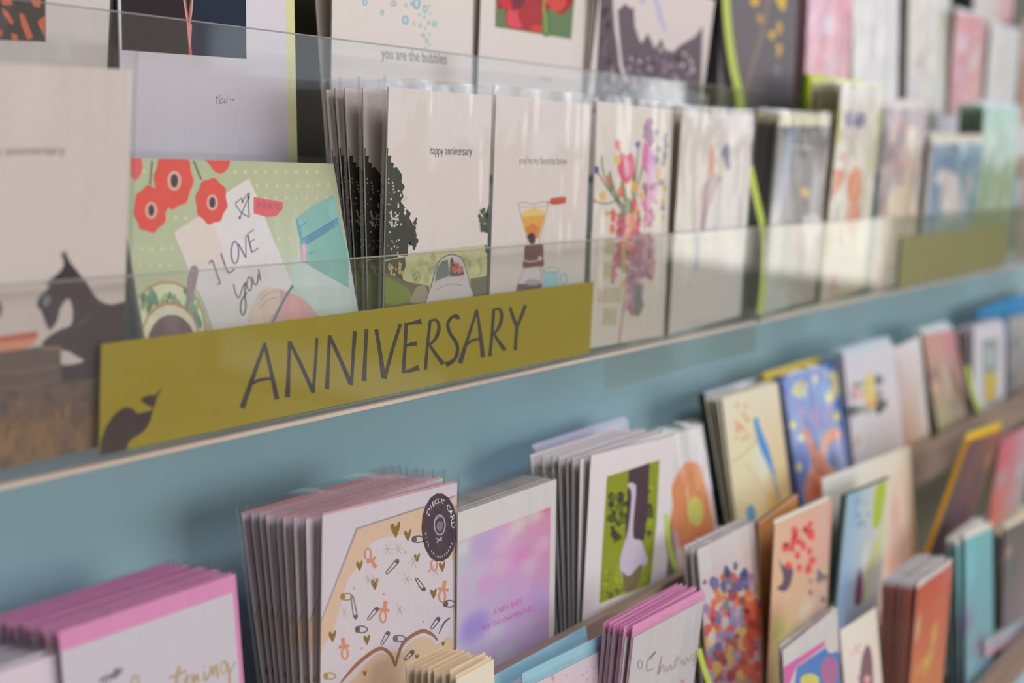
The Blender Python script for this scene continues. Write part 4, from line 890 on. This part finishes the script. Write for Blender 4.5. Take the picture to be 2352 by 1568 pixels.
card('greeting_card', 'front white-matted photo card of a grey goose on a lawn', 'goose photo', 3,
     (1358, 1045), (1550, 999), (1338, 1418),
     [('r', (204, 194, 196), 0, 0, 1, 1),
      ('p', (126, 134, 36), [(1394, 1094), (1515, 1056), (1508, 1200), (1494, 1340), (1376, 1390), (1384, 1250)]),
      ('s', [(70, 76, 34), (92, 102, 34), (140, 148, 30), (60, 58, 44)], 70, (1400, 1140, 1496, 1250, -.2), 5, 11, 1.0), ('p', (128, 138, 40), [(1384, 1270), (1498, 1240), (1494, 1340), (1376, 1390)]), ('s', [(150, 156, 50), (110, 120, 40), (140, 150, 60)], 50, (1390, 1290, 1490, 1370, -.2), 3, 7, .8), ('s', [(96, 92, 50)], 16, (1390, 1360, 1486, 1376, -.2), 3, 7, .8),
      ('p', (68, 52, 60), [(1444, 1080), (1492, 1062), (1488, 1160), (1480, 1240), (1436, 1240), (1440, 1160)]),
      ('sp', (182, 168, 182), [(1440, 1114), (1446, 1108), (1456, 1110), (1461, 1120), (1458, 1160), (1454, 1210), (1456, 1236), (1470, 1240), (1480, 1262), (1488, 1290), (1478, 1300), (1466, 1330), (1450, 1345), (1430, 1330), (1424, 1290), (1430, 1260), (1442, 1220), (1448, 1170), (1450, 1130)]),
      ('sp', (110, 96, 70), [(1428, 1310), (1445, 1322), (1466, 1300), (1476, 1300), (1462, 1348), (1436, 1356)]),
      ('p', W, [(1370, 1388), (1500, 1340), (1500, 1500), (1360, 1500)])],
     paper=(204, 194, 196), env=(172, 158, 150), sleeve=None, dy=.002, edge=(150, 140, 136), back=(7, ((1226, 1040), (1246, 1280)), [.12, .26, .36, .5, .62, .8, 1.0]))
card('greeting_card', 'tall pale blue-white card rising at the back of the goose photo stack', 'tall white', 3,
     (1228, 1030), (1442, 962), (1248, 1280), [('r', (180, 180, 206), 0, 0, 1, 1)], paper=(186, 184, 206), env=(176, 172, 190), sleeve=None, dy=.050, edge=(150, 140, 142), envx=(.001, -.002, .003))
card('greeting_card', 'white card with a big orange poppy and lime centre', 'orange poppy', 3,
     (1512, 1010), (1612, 976), (1556, 1300),
     [('g', (0, 0, 1, 1), [(214, 206, 210), (196, 196, 214), (200, 170, 160), (206, 160, 150)], [], 3, 3),
      ('sp', (232, 128, 78), [(1558, 1085), (1572, 1064), (1594, 1060), (1612, 1076), (1620, 1110), (1628, 1150), (1640, 1210), (1640, 1250), (1600, 1270), (1572, 1262), (1545, 1220), (1540, 1190), (1546, 1160), (1542, 1120)]), ('sp', (206, 106, 62), [(1560, 1250), (1600, 1226), (1640, 1215), (1646, 1250), (1600, 1272), (1572, 1268)]), ('sp', (196, 186, 92), [(1582, 1150), (1596, 1140), (1610, 1148), (1616, 1175), (1610, 1200), (1598, 1208), (1584, 1195), (1578, 1170)]),
      ('e', (206, 150, 150), 1552, 1240, 9, 22), ('l', (166, 176, 100), 5, [(1532, 1150), (1538, 1230), (1560, 1330)])],
     env=(180, 180, 190), sleeve=(.005, .002), dy=.006, edge=(186, 180, 186), back=(3, ((1492, 1010), (1534, 1300))))
card('greeting_card', 'dark green bound card standing at the back of the bluebird stack', 'dark green bound', 3,
     (1610, 905), (1700, 880), (1668, 1210), [('r', (52, 66, 52), 0, 0, 1, 1)], paper=(52, 66, 52), env=None, sleeve=None, dy=.040, edge=(52, 66, 52), thick=.003)
card('greeting_card', 'front cream card with a long-tailed bluebird on a twig', 'bluebird', 3,
     (1658, 914), (1786, 878), (1690, 1190),
     [('g', (0, 0, 1, 1), [(208, 196, 174), (206, 194, 172), (218, 188, 140), (206, 164, 100)], [(1720, 1020, (50, 70), (222, 200, 158)), (1750, 1060, (24, 50), (214, 204, 180)), (1730, 1000, 14, (226, 184, 150)), (1780, 1150, 24, (206, 160, 80))], 12, 20),
      ('sp', (72, 132, 186), [(1730, 962), (1740, 958), (1744, 975), (1754, 1000), (1766, 1030), (1776, 1070), (1782, 1090), (1772, 1085), (1760, 1060), (1744, 1025), (1734, 985)]), ('l', (130, 144, 160), 6, [(1774, 1085), (1790, 1150)]), ('sp', (92, 140, 170), [(1714, 1180), (1716, 1165), (1724, 1158), (1732, 1165), (1736, 1190), (1724, 1210)]),
      ('l', (196, 150, 120), 3, [(1680, 1062), (1706, 1045), (1740, 1010)]), ('l', (206, 160, 130), 3, [(1714, 1060), (1760, 1140)]), ('s', [(206, 140, 120), (212, 160, 136)], 14, (1686, 920, 1720, 1010), 3, 5, 1.5)],
     paper=(214, 196, 156), env=(176, 164, 160), sleeve=None, dy=.004, edge=(140, 128, 124), back=(4, ((1622, 918), (1672, 1170))))
card('greeting_card', 'pale blue-white envelope card rising behind the bluebird card', 'pale envelope', 3,
     (1618, 900), (1746, 864), (1672, 1180), [('r', (186, 190, 210), 0, 0, 1, 1)], paper=(186, 190, 210), env=None, sleeve=None, dy=.034, edge=(160, 150, 146))
card('greeting_card', 'bright yellow backed card behind the starry blue card', 'yellow backed', 3,
     (1754, 856), (1880, 818), (1806, 1130), [('r', (206, 180, 74), 0, 0, 1, 1)], paper=(206, 180, 74), edge=(176, 130, 30), env=None, sleeve=None, dy=.024, thick=.004)
card('greeting_card', 'starry blue card with a crescent moon and coral lotus figure', 'starry blue', 3,
     (1796, 868), (1930, 832), (1838, 1140),
     [('g', (0, 0, 1, 1), [(76, 110, 186), (86, 130, 196), (96, 120, 180), (90, 100, 150)], [(1840, 900, 20, (86, 160, 206)), (1890, 900, 20, (86, 150, 200)), (1870, 960, (10, 30), (170, 110, 160)), (1900, 950, (8, 20), (150, 100, 160)), (1840, 950, (10, 24), (140, 120, 180)), (1920, 1020, 14, (150, 130, 196)), (1850, 1020, 14, (130, 130, 190))], 14, 24),
      ('sp', (222, 206, 140), [(1896, 858), (1916, 852), (1926, 870), (1926, 900), (1912, 924), (1894, 916), (1906, 896), (1910, 876)]), ('s', [(206, 206, 110)], 10, (1822, 880, 1855, 905), 5, 8, 1.1), ('e', (206, 210, 110), 1822, 976, 7, 10), ('e', (214, 212, 90), 1922, 956, 8, 12), ('e', (206, 206, 100), 1836, 1072, 6, 10), ('e', (190, 200, 160), 1841, 1005, 8, 10), ('e', (206, 206, 130), 1872, 870, 6, 10),
      ('sp', (226, 130, 100), [(1842, 985), (1850, 980), (1868, 1010), (1880, 1040), (1890, 1000), (1906, 985), (1926, 984), (1934, 1000), (1920, 1010), (1904, 1020), (1896, 1060), (1918, 1080), (1900, 1130), (1860, 1160), (1846, 1140), (1852, 1090), (1866, 1070), (1858, 1030)]), ('sp', (206, 96, 60), [(1868, 1090), (1884, 1075), (1892, 1100), (1880, 1140), (1866, 1140)]), ('l', (86, 90, 140), 3, [(1931, 834), (1952, 1050)])],
     paper=(90, 110, 160), env=None, sleeve=(.002, .001), dy=.006, edge=(70, 64, 74), back=(2, ((1786, 870), (1828, 1140))))
card('greeting_card', 'white card with a painted bunch of yellow pears and leaves', 'pear bunch', 3,
     (1938, 822), (2052, 788), (1966, 1100),
     [('g', (0, 0, 1, 1), [(190, 186, 200), (192, 188, 204), (200, 190, 188), (196, 180, 170)], [(1965, 1010, 12, (160, 130, 100)), (1998, 1010, 10, (140, 150, 130)), (1960, 900, (10, 16), (200, 160, 170)), (1960, 950, 12, (170, 150, 160))], 10, 18),
      ('s', [(96, 100, 96), (80, 88, 90), (130, 134, 120)], 26, (1956, 870, 2030, 950), 5, 12, 1.4), ('sp', (222, 180, 110), [(1990, 862), (2002, 852), (2008, 880), (2012, 920), (2008, 938), (1990, 930), (1984, 900)]), ('e', (226, 150, 106), 2004, 928, 10, 10), ('e', (206, 160, 160), 1970, 905, 9, 16)],
     env=(176, 186, 212), envx=(-.001, -.008, .008), sleeve=None, dy=.004, edge=(170, 164, 176), back=(2, ((1920, 820), (1948, 1090))))
card('greeting_card', 'white card with a brown tree-trunk sketch beside the pear card', 'trunk sketch', 3,
     (2052, 800), (2112, 770), (2080, 1080),
     [('g', (0, 0, 1, 1), [(196, 186, 186), (200, 198, 210), (160, 116, 90), (180, 150, 120)], [(2058, 850, (8, 30), (180, 140, 130)), (2070, 880, (8, 40), (180, 160, 166)), (2120, 940, (8, 60), (190, 190, 206)), (2110, 1060, (20, 40), (160, 110, 86))], 8, 20)],
     env=(170, 176, 200), sleeve=None, dy=.006, edge=(150, 130, 116))
card('greeting_card', 'muted rose and olive patterned card with a dark brown edge', 'rose olive', 3,
     (2118, 768), (2192, 756), (2160, 1010),
     [('g', (0, 0, 1, 1), [(176, 130, 116), (190, 130, 140), (150, 150, 110), (130, 120, 96)], [(2145, 860, 14, (120, 90, 100)), (2150, 800, 20, (180, 140, 120)), (2175, 870, (10, 40), (180, 172, 160)), (2140, 940, 12, (170, 160, 90)), (2190, 930, 14, (110, 116, 110)), (2150, 890, 12, (206, 160, 130))], 10, 18)],
     env=(180, 190, 216), envx=(-.001, -.008, .008), sleeve=None, dy=.004, edge=(96, 66, 46), back=(2, ((2100, 770), (2136, 1000))))
card('greeting_card', 'white-matted card with a small grey and yellow picture', 'small picture mat', 3,
     (2236, 748), (2308, 738), (2236, 940), [('r', (190, 186, 194), 0, 0, 1, 1), ('p', (130, 140, 140), [(2256, 782), (2292, 776), (2290, 920), (2258, 930)]), ('p', (186, 160, 70), [(2262, 860), (2290, 852), (2286, 915), (2262, 924)]), ('e', (156, 170, 165), 2274, 820, 10, 24)],
     env=(150, 160, 140), sleeve=None, dy=.004, edge=(116, 100, 84), back=(4, ((2198, 752), (2206, 930))))
card('greeting_card', 'grey and white print card past the small matted picture', 'grey print', 3,
     (2318, 730), (2392, 714), (2316, 920), [('g', (0, 0, 1, 1), [(190, 186, 194), (170, 170, 180), (130, 120, 116), (160, 140, 130)], [(2330, 790, 14, (96, 100, 120)), (2345, 830, 14, (150, 150, 170)), (2325, 870, 14, (86, 90, 110)), (2350, 890, 14, (196, 176, 170)), (2345, 760, 10, (160, 156, 140))], 10, 16)],
     env=(176, 170, 170), sleeve=(.004, .002), dy=.004, edge=(90, 80, 80))
card('greeting_card', 'bright blue card rising at the back near the far end', 'bright blue', 3,
     (2246, 712), (2330, 680), (2262, 940), [('r', (38, 130, 176), 0, 0, 1, 1)], paper=(38, 130, 176), env=None, dy=.040, edge=(24, 90, 120), thick=.003)
card('greeting_card', 'second bright blue card, taller, beyond the first bright blue one', 'taller blue', 3,
     (2318, 690), (2400, 660), (2330, 900), [('r', (40, 124, 180), 0, 0, 1, 1)], paper=(40, 124, 180), env=None, dy=.040, edge=(10, 70, 96), thick=.003)

# ================================================================= second row
card('greeting_card', 'front natural kraft card at the near end of the second row', 'kraft card', 4,
     (1048, 1560), (1134, 1514), (1050, 1640), [('r', (214, 196, 176), 0, 0, 1, 1)], paper=(214, 196, 176), env=(206, 178, 146), envx=(-.001, -.001, .002), sleeve=None, dy=.002, edge=(190, 160, 128), back=(7, ((930, 1548), (934, 1640))))
card('greeting_card', 'front aqua-enveloped pale pink card in the second row', 'aqua envelope', 4,
     (1212, 1578), (1412, 1478), (1214, 1640), [('r', (214, 188, 196), 0, 0, 1, 1), ('s', [(212, 160, 170)], 12, (1260, 1530, 1400, 1568), 2, 4, 1.2)], paper=(214, 188, 196), env=(136, 176, 188), envx=(.004, .003, .009), sleeve=(.004, .002), dy=.002, edge=(176, 150, 130), back=(1, ((1154, 1578), (1158, 1640))))
card('greeting_card', 'front small white card with grey Christening script and pink envelope', 'small christening card', 4,
     (1456, 1464), (1616, 1378), (1444, 1568),
     [('r', (196, 192, 194), 0, 0, 1, 1), ('ring', (110, 106, 110), 1470, 1526, 6, 11, 2), ('l', (96, 100, 106), 4, [(1486, 1518), (1506, 1496)]),
      ('c', (170, 152, 140), [2, 4, 4, 3], [(1500, 1512), (1488, 1516), (1486, 1540), (1500, 1534)]), ('c', (160, 146, 140), 3, [(1510, 1548), (1520, 1506), (1512, 1548), (1522, 1526), (1526, 1544)]), ('c', (160, 146, 140), 3, [(1530, 1530), (1532, 1542), (1540, 1526), (1542, 1538), (1550, 1524)]), ('l', (160, 146, 140), 3, [(1556, 1504), (1552, 1534)]), ('l', (160, 146, 140), 3, [(1546, 1520), (1564, 1510)]),
      ('c', (160, 146, 140), 3, [(1562, 1526), (1568, 1516), (1572, 1528), (1578, 1510), (1584, 1522)]), ('c', (160, 146, 140), 3, [(1592, 1500), (1586, 1510), (1594, 1514), (1600, 1492), (1594, 1530)]), ('e', (222, 130, 140), 1568, 1564, 5, 4)],
     paper=(196, 192, 194), env=(214, 136, 170), envx=(.001, .001, .0075), sleeve=(.004, .001), dy=.002, edge=(150, 140, 130), back=(5, ((1394, 1440), (1390, 1560))))
card('greeting_card', 'front purple and red floral card with a white band above', 'purple floral', 4,
     (1602, 1262), (1732, 1196), (1628, 1568),
     [('g', (0, 0, 1, 1), [(206, 200, 206), (212, 196, 190), (160, 110, 120), (196, 110, 80)], [(1680, 1220, (60, 16), (206, 202, 206)), (1640, 1330, 14, (206, 176, 166)), (1700, 1310, 14, (216, 202, 180))], 10, 20),
      ('s', [(110, 100, 140), (150, 120, 150), (196, 84, 80), (206, 110, 70), (170, 150, 170), (110, 120, 110), (206, 170, 90), (150, 60, 70), (130, 130, 170)], 150, (1618, 1322, 1740, 1560), 5, 13, 1.4),
      ('s', [(206, 90, 60), (180, 70, 60)], 26, (1712, 1380, 1740, 1560), 6, 12, 1.6), ('e', (222, 214, 186), 1703, 1318, 11, 14), ('e', (206, 190, 176), 1635, 1465, 9, 16), ('s', [(96, 90, 130)], 12, (1660, 1300, 1720, 1350), 4, 9, 2)],
     env=(206, 200, 206), sleeve=(.002, .001), dy=.002, edge=(180, 166, 156), back=(2, ((1572, 1268), (1594, 1560))))
card('greeting_card', 'brown and cream bound card between the purple floral and peach bird cards', 'brown bound', 4,
     (1745, 1202), (1832, 1136), (1752, 1500), [('r', (190, 130, 80), 0, 0, 1, 1)], paper=(206, 176, 146), edge=(130, 76, 34), env=(226, 204, 176), sleeve=None, dy=.018, thick=.005)
card('greeting_card', 'front peach card with red flowers and a dark swooping bird', 'peach bird', 4,
     (1780, 1206), (1912, 1146), (1766, 1500),
     [('g', (0, 0, 1, 1), [(222, 168, 140), (206, 150, 140), (180, 170, 110), (170, 160, 140)], [(1800, 1370, 22, (222, 164, 150)), (1890, 1200, (12, 60), (190, 166, 156)), (1850, 1400, 30, (200, 180, 160)), (1790, 1450, 26, (170, 170, 96)), (1880, 1420, 22, (140, 126, 136)), (1820, 1460, 18, (160, 170, 120)), (1890, 1320, 14, (180, 176, 100))], 14, 24),
      ('s', [(206, 76, 76), (212, 90, 90)], 20, (1800, 1200, 1872, 1310), 5, 10, 1.4), ('sp', (96, 78, 98), [(1786, 1278), (1796, 1296), (1812, 1306), (1822, 1308), (1814, 1345), (1800, 1358), (1784, 1350), (1796, 1340), (1798, 1320)]), ('s', [(100, 92, 104)], 10, (1860, 1310, 1900, 1400), 3, 7, 1.4)],
     env=(226, 204, 180), envx=(-.001, -.006, .004), sleeve=None, dy=.003, edge=(120, 70, 40))
card('greeting_card', 'tall peach card with pink blossoms and a wide cream band above', 'cream band', 4,
     (1888, 1098), (2090, 1022), (1908, 1400),
     [('g', (0, 0, 1, 1), [(222, 200, 184), (220, 194, 180), (200, 190, 176), (200, 150, 130)], [(1960, 1090, (60, 14), (216, 208, 212)), (2060, 1180, (16, 60), (206, 150, 140)), (2070, 1100, (14, 30), (220, 180, 150)), (2050, 1290, 24, (206, 150, 130)), (2080, 1180, 14, (210, 180, 186))], 12, 20)],
     env=(214, 190, 170), sleeve=None, dy=.010, edge=(200, 176, 160))
card('greeting_card', 'teal-edged card of pale blue and lime leaves', 'teal-edged leaf', 4,
     (1948, 1138), (2050, 1096), (1920, 1420),
     [('g', (0, 0, 1, 1), [(140, 170, 190), (206, 196, 170), (150, 170, 200), (190, 180, 170)], [(1965, 1160, (10, 50), (130, 160, 190)), (1985, 1300, (16, 60), (204, 196, 186)), (2020, 1250, (12, 60), (190, 186, 140)), (1985, 1180, 12, (170, 190, 180)), (1935, 1360, (10, 60), (130, 160, 200))], 10, 24),
      ('sp', (162, 176, 60), [(2014, 1112), (2034, 1104), (2032, 1150), (2022, 1200), (2006, 1214), (2006, 1160)]), ('sp', (112, 60, 90), [(1976, 1300), (1982, 1330), (1980, 1380), (1964, 1390), (1964, 1350)]), ('l', (186, 180, 90), [6, 8, 6], [(2016, 1240), (1998, 1300), (1984, 1380)]), ('s', [(96, 120, 160)], 10, (1968, 1150, 1996, 1210), 2, 5, .8)],
     paper=(140, 160, 160), env=(40, 70, 72), envx=(-.001, -.001, -.001), sleeve=None, dy=.001, edge=(36, 66, 68), thick=.006)
card('greeting_card', 'mustard and charcoal card tilted well off upright', 'mustard charcoal', 4,
     (2226, 1014), (2304, 986), (2148, 1230),
     [('g', (0, 0, 1, 1), [(98, 82, 86), (150, 96, 84), (88, 76, 86), (110, 84, 80)], [(2250, 1090, (26, 60), (92, 80, 90)), (2268, 1060, (8, 20), (206, 150, 60)), (2210, 1180, 30, (88, 76, 88)), (2290, 1040, 14, (170, 80, 76)), (2272, 1120, 10, (176, 120, 80))], 12, 16)],
     paper=(212, 160, 50), edge=(196, 130, 20), env=(226, 180, 60), envx=(.002, .001, .008), sleeve=None, dy=.012, thick=.004)
card('greeting_card', 'rose pink and grey card beyond the mustard and charcoal one', 'rose grey', 4,
     (2302, 1006), (2380, 970), (2262, 1240), [('g', (0, 0, 1, 1), [(190, 90, 110), (176, 160, 170), (206, 110, 80), (150, 156, 156)], [(2320, 1050, (8, 40), (196, 96, 110)), (2300, 1100, 20, (150, 160, 160)), (2340, 1080, 16, (176, 180, 190)), (2325, 1130, 14, (200, 150, 150))], 10, 14)],
     env=(200, 196, 206), sleeve=None, dy=.002, edge=(196, 96, 60))

# ================================================================= third row
card('greeting_card', 'front royal blue and magenta card with a deep white band above', 'royal blue', 5,
     (1798, 1494), (1922, 1394), (1802, 1568),
     [('g', (0, 0, 1, 1), [(206, 202, 208), (206, 200, 204), (90, 130, 180), (90, 120, 180)], [(1860, 1452, (70, 18), (204, 200, 206))], 6, 20), ('p', (206, 96, 160), [(1780, 1545), (1898, 1468), (1898, 1480), (1830, 1530), (1800, 1600), (1780, 1600)]), ('p', (66, 120, 186), [(1830, 1532), (1900, 1484), (1930, 1500), (1930, 1620), (1820, 1620)]), ('e', (170, 100, 146), 1905, 1540, 20, 34), ('e', (214, 200, 96), 1860, 1562, 22, 16), ('e', (222, 210, 190), 1910, 1470, 16, 30)],
     env=(206, 200, 202), sleeve=(.003, .001), dy=.002, edge=(176, 160, 156), back=(1, ((1784, 1486), (1790, 1568))))
card('greeting_card', 'pale pink card with a dark arch shape beside the royal blue one', 'pink arch', 5,
     (1930, 1448), (2012, 1394), (1940, 1568), [('g', (0, 0, 1, 1), [(222, 200, 186), (216, 196, 180), (206, 170, 176), (206, 176, 170)], [(1945, 1500, 16, (206, 180, 180)), (2010, 1500, 14, (216, 190, 180))], 8, 12), ('sp', (120, 90, 100), [(1982, 1500), (1992, 1480), (2002, 1500), (2006, 1560), (2004, 1600), (1974, 1600), (1976, 1540)]), ('s', [(206, 110, 120)], 8, (1955, 1480, 1975, 1560), 2, 4, 1), ('e', (222, 150, 150), 1992, 1560, 7, 10)],
     env=(214, 190, 170), sleeve=None, dy=.002, edge=(170, 140, 120))
card('greeting_card', 'front vermilion and yellow card with a blush top, thickest stack in the third row', 'vermilion', 5,
     (2108, 1354), (2188, 1296), (2090, 1568),
     [('g', (0, 0, 1, 1), [(196, 70, 54), (206, 90, 80), (214, 150, 60), (206, 130, 70)], [(2110, 1440, (10, 30), (206, 180, 140)), (2145, 1460, (10, 30), (206, 190, 90)), (2130, 1520, 20, (206, 190, 80)), (2160, 1380, 14, (196, 110, 70)), (2110, 1540, 14, (220, 160, 60))], 10, 20)],
     paper=(190, 60, 44), edge=(150, 44, 26), env=(222, 196, 196), envx=(-.001, -.0005, .006), sleeve=(.006, .001), dy=.002, back=(6, ((2032, 1344), (2034, 1568))))
card('greeting_card', 'sea green and lilac card beside the vermilion stack', 'sea green', 5,
     (2216, 1240), (2280, 1212), (2218, 1560),
     [('g', (0, 0, 1, 1), [(110, 170, 170), (110, 160, 166), (120, 130, 140), (110, 150, 160)], [(2230, 1300, (20, 50), (116, 172, 180)), (2220, 1430, 30, (120, 120, 150)), (2250, 1480, 24, (130, 110, 140)), (2230, 1530, 20, (110, 160, 170))], 8, 20)],
     paper=(120, 150, 146), edge=(86, 104, 90), env=(206, 200, 190), envx=(-.001, -.001, .007), sleeve=None, dy=.002, back=(3, ((2186, 1236), (2186, 1560))))
card('greeting_card', 'dark plum card with pale dots at the far side of the third row', 'dark plum', 5,
     (2308, 1218), (2380, 1180), (2300, 1540),
     [('g', (0, 0, 1, 1), [(96, 96, 90), (110, 90, 96), (110, 104, 110), (150, 130, 140)], [(2318, 1270, 10, (190, 150, 150)), (2330, 1300, 20, (86, 100, 96)), (2310, 1420, 20, (110, 96, 110))], 8, 16)],
     paper=(70, 60, 60), edge=(48, 38, 38), env=(216, 190, 170), envx=(-.001, -.001, .007), sleeve=None, dy=.002, back=(3, ((2288, 1226), (2280, 1540))))
card('greeting_card', 'pale aqua and pink card at the corner of the third row', 'aqua pink', 5,
     (2262, 1470), (2390, 1400), (2262, 1568), [('g', (0, 0, 1, 1), [(150, 180, 190), (160, 190, 190), (206, 140, 160), (190, 176, 190)], [(2290, 1530, 24, (206, 130, 150)), (2330, 1520, 20, (176, 186, 206))], 8, 10)], env=(130, 180, 186), sleeve=(.004, .001), dy=-.0)
card('greeting_card', 'slate grey card with pale blue and violet marks, before the sea green stack', 'slate', 5,
     (2196, 1420), (2262, 1380), (2196, 1560), [('g', (0, 0, 1, 1), [(110, 116, 130), (120, 120, 136), (140, 160, 170), (150, 160, 130)], [(2230, 1480, 16, (130, 150, 170)), (2215, 1520, 14, (110, 170, 180))], 8, 10)], env=None, sleeve=None, dy=.001, h=.09) if False else None

# ================================================================= lime ribbons
M_LIME = paint_mat('lime_ribbon', A((172, 184, 84)), 0.5, 0.03, 40)
M_LIME.node_tree.nodes['Principled BSDF'].inputs['Specular IOR Level'].default_value = .2
def ribbon(label, pts, Y, wpx):
    c = [p for p in smooth_pts(pts, 5)]
    Lp, Rp = stroke(c, wpx); mb = MB(); n = Vector((0, .0008, 0))
    A_, B_ = [hity(*p, Y) for p in Lp], [hity(*p, Y) for p in Rp]
    o = (A_[0] + B_[0]) / 2
    for i in range(len(c) - 1):
        a, b, c2, d = A_[i] - o, A_[i + 1] - o, B_[i + 1] - o, B_[i] - o
        mb.poly([a, b, c2, d]); mb.poly([d + n, c2 + n, b + n, a + n]); mb.poly([a, a + n, b + n, b]); mb.poly([d, c2, c2 + n, d + n])
    r = mb.build('lime_ribbon', M_LIME); r.location = o; tag(r, label, 'ribbon', 'lime green ribbons'); return r
ribbon('lime green ribbon hanging in front of the charcoal blossom card', [(1666, -40), (1672, 60), (1684, 150), (1700, 225), (1706, 300)], -.002, 17)
ribbon('lime green ribbon between the couple watercolour and the dark grey card', [(1722, 380), (1734, 440), (1752, 520), (1757, 590), (1753, 660), (1746, 722)], -.0725, 15)
ribbon('short lime green ribbon dangling beside the orange poppy card', [(1530, 1180), (1538, 1250), (1550, 1300), (1562, 1330)], -.106, 11)
ribbon('short lime green ribbon beside the small christening card', [(1606, 1490), (1616, 1530), (1628, 1565), (1640, 1600)], -.168, 12)
ribbon('thin lime ribbon in front of the small matted picture', [(2222, 840), (2232, 890), (2246, 930), (2262, 960)], -.106, 10)
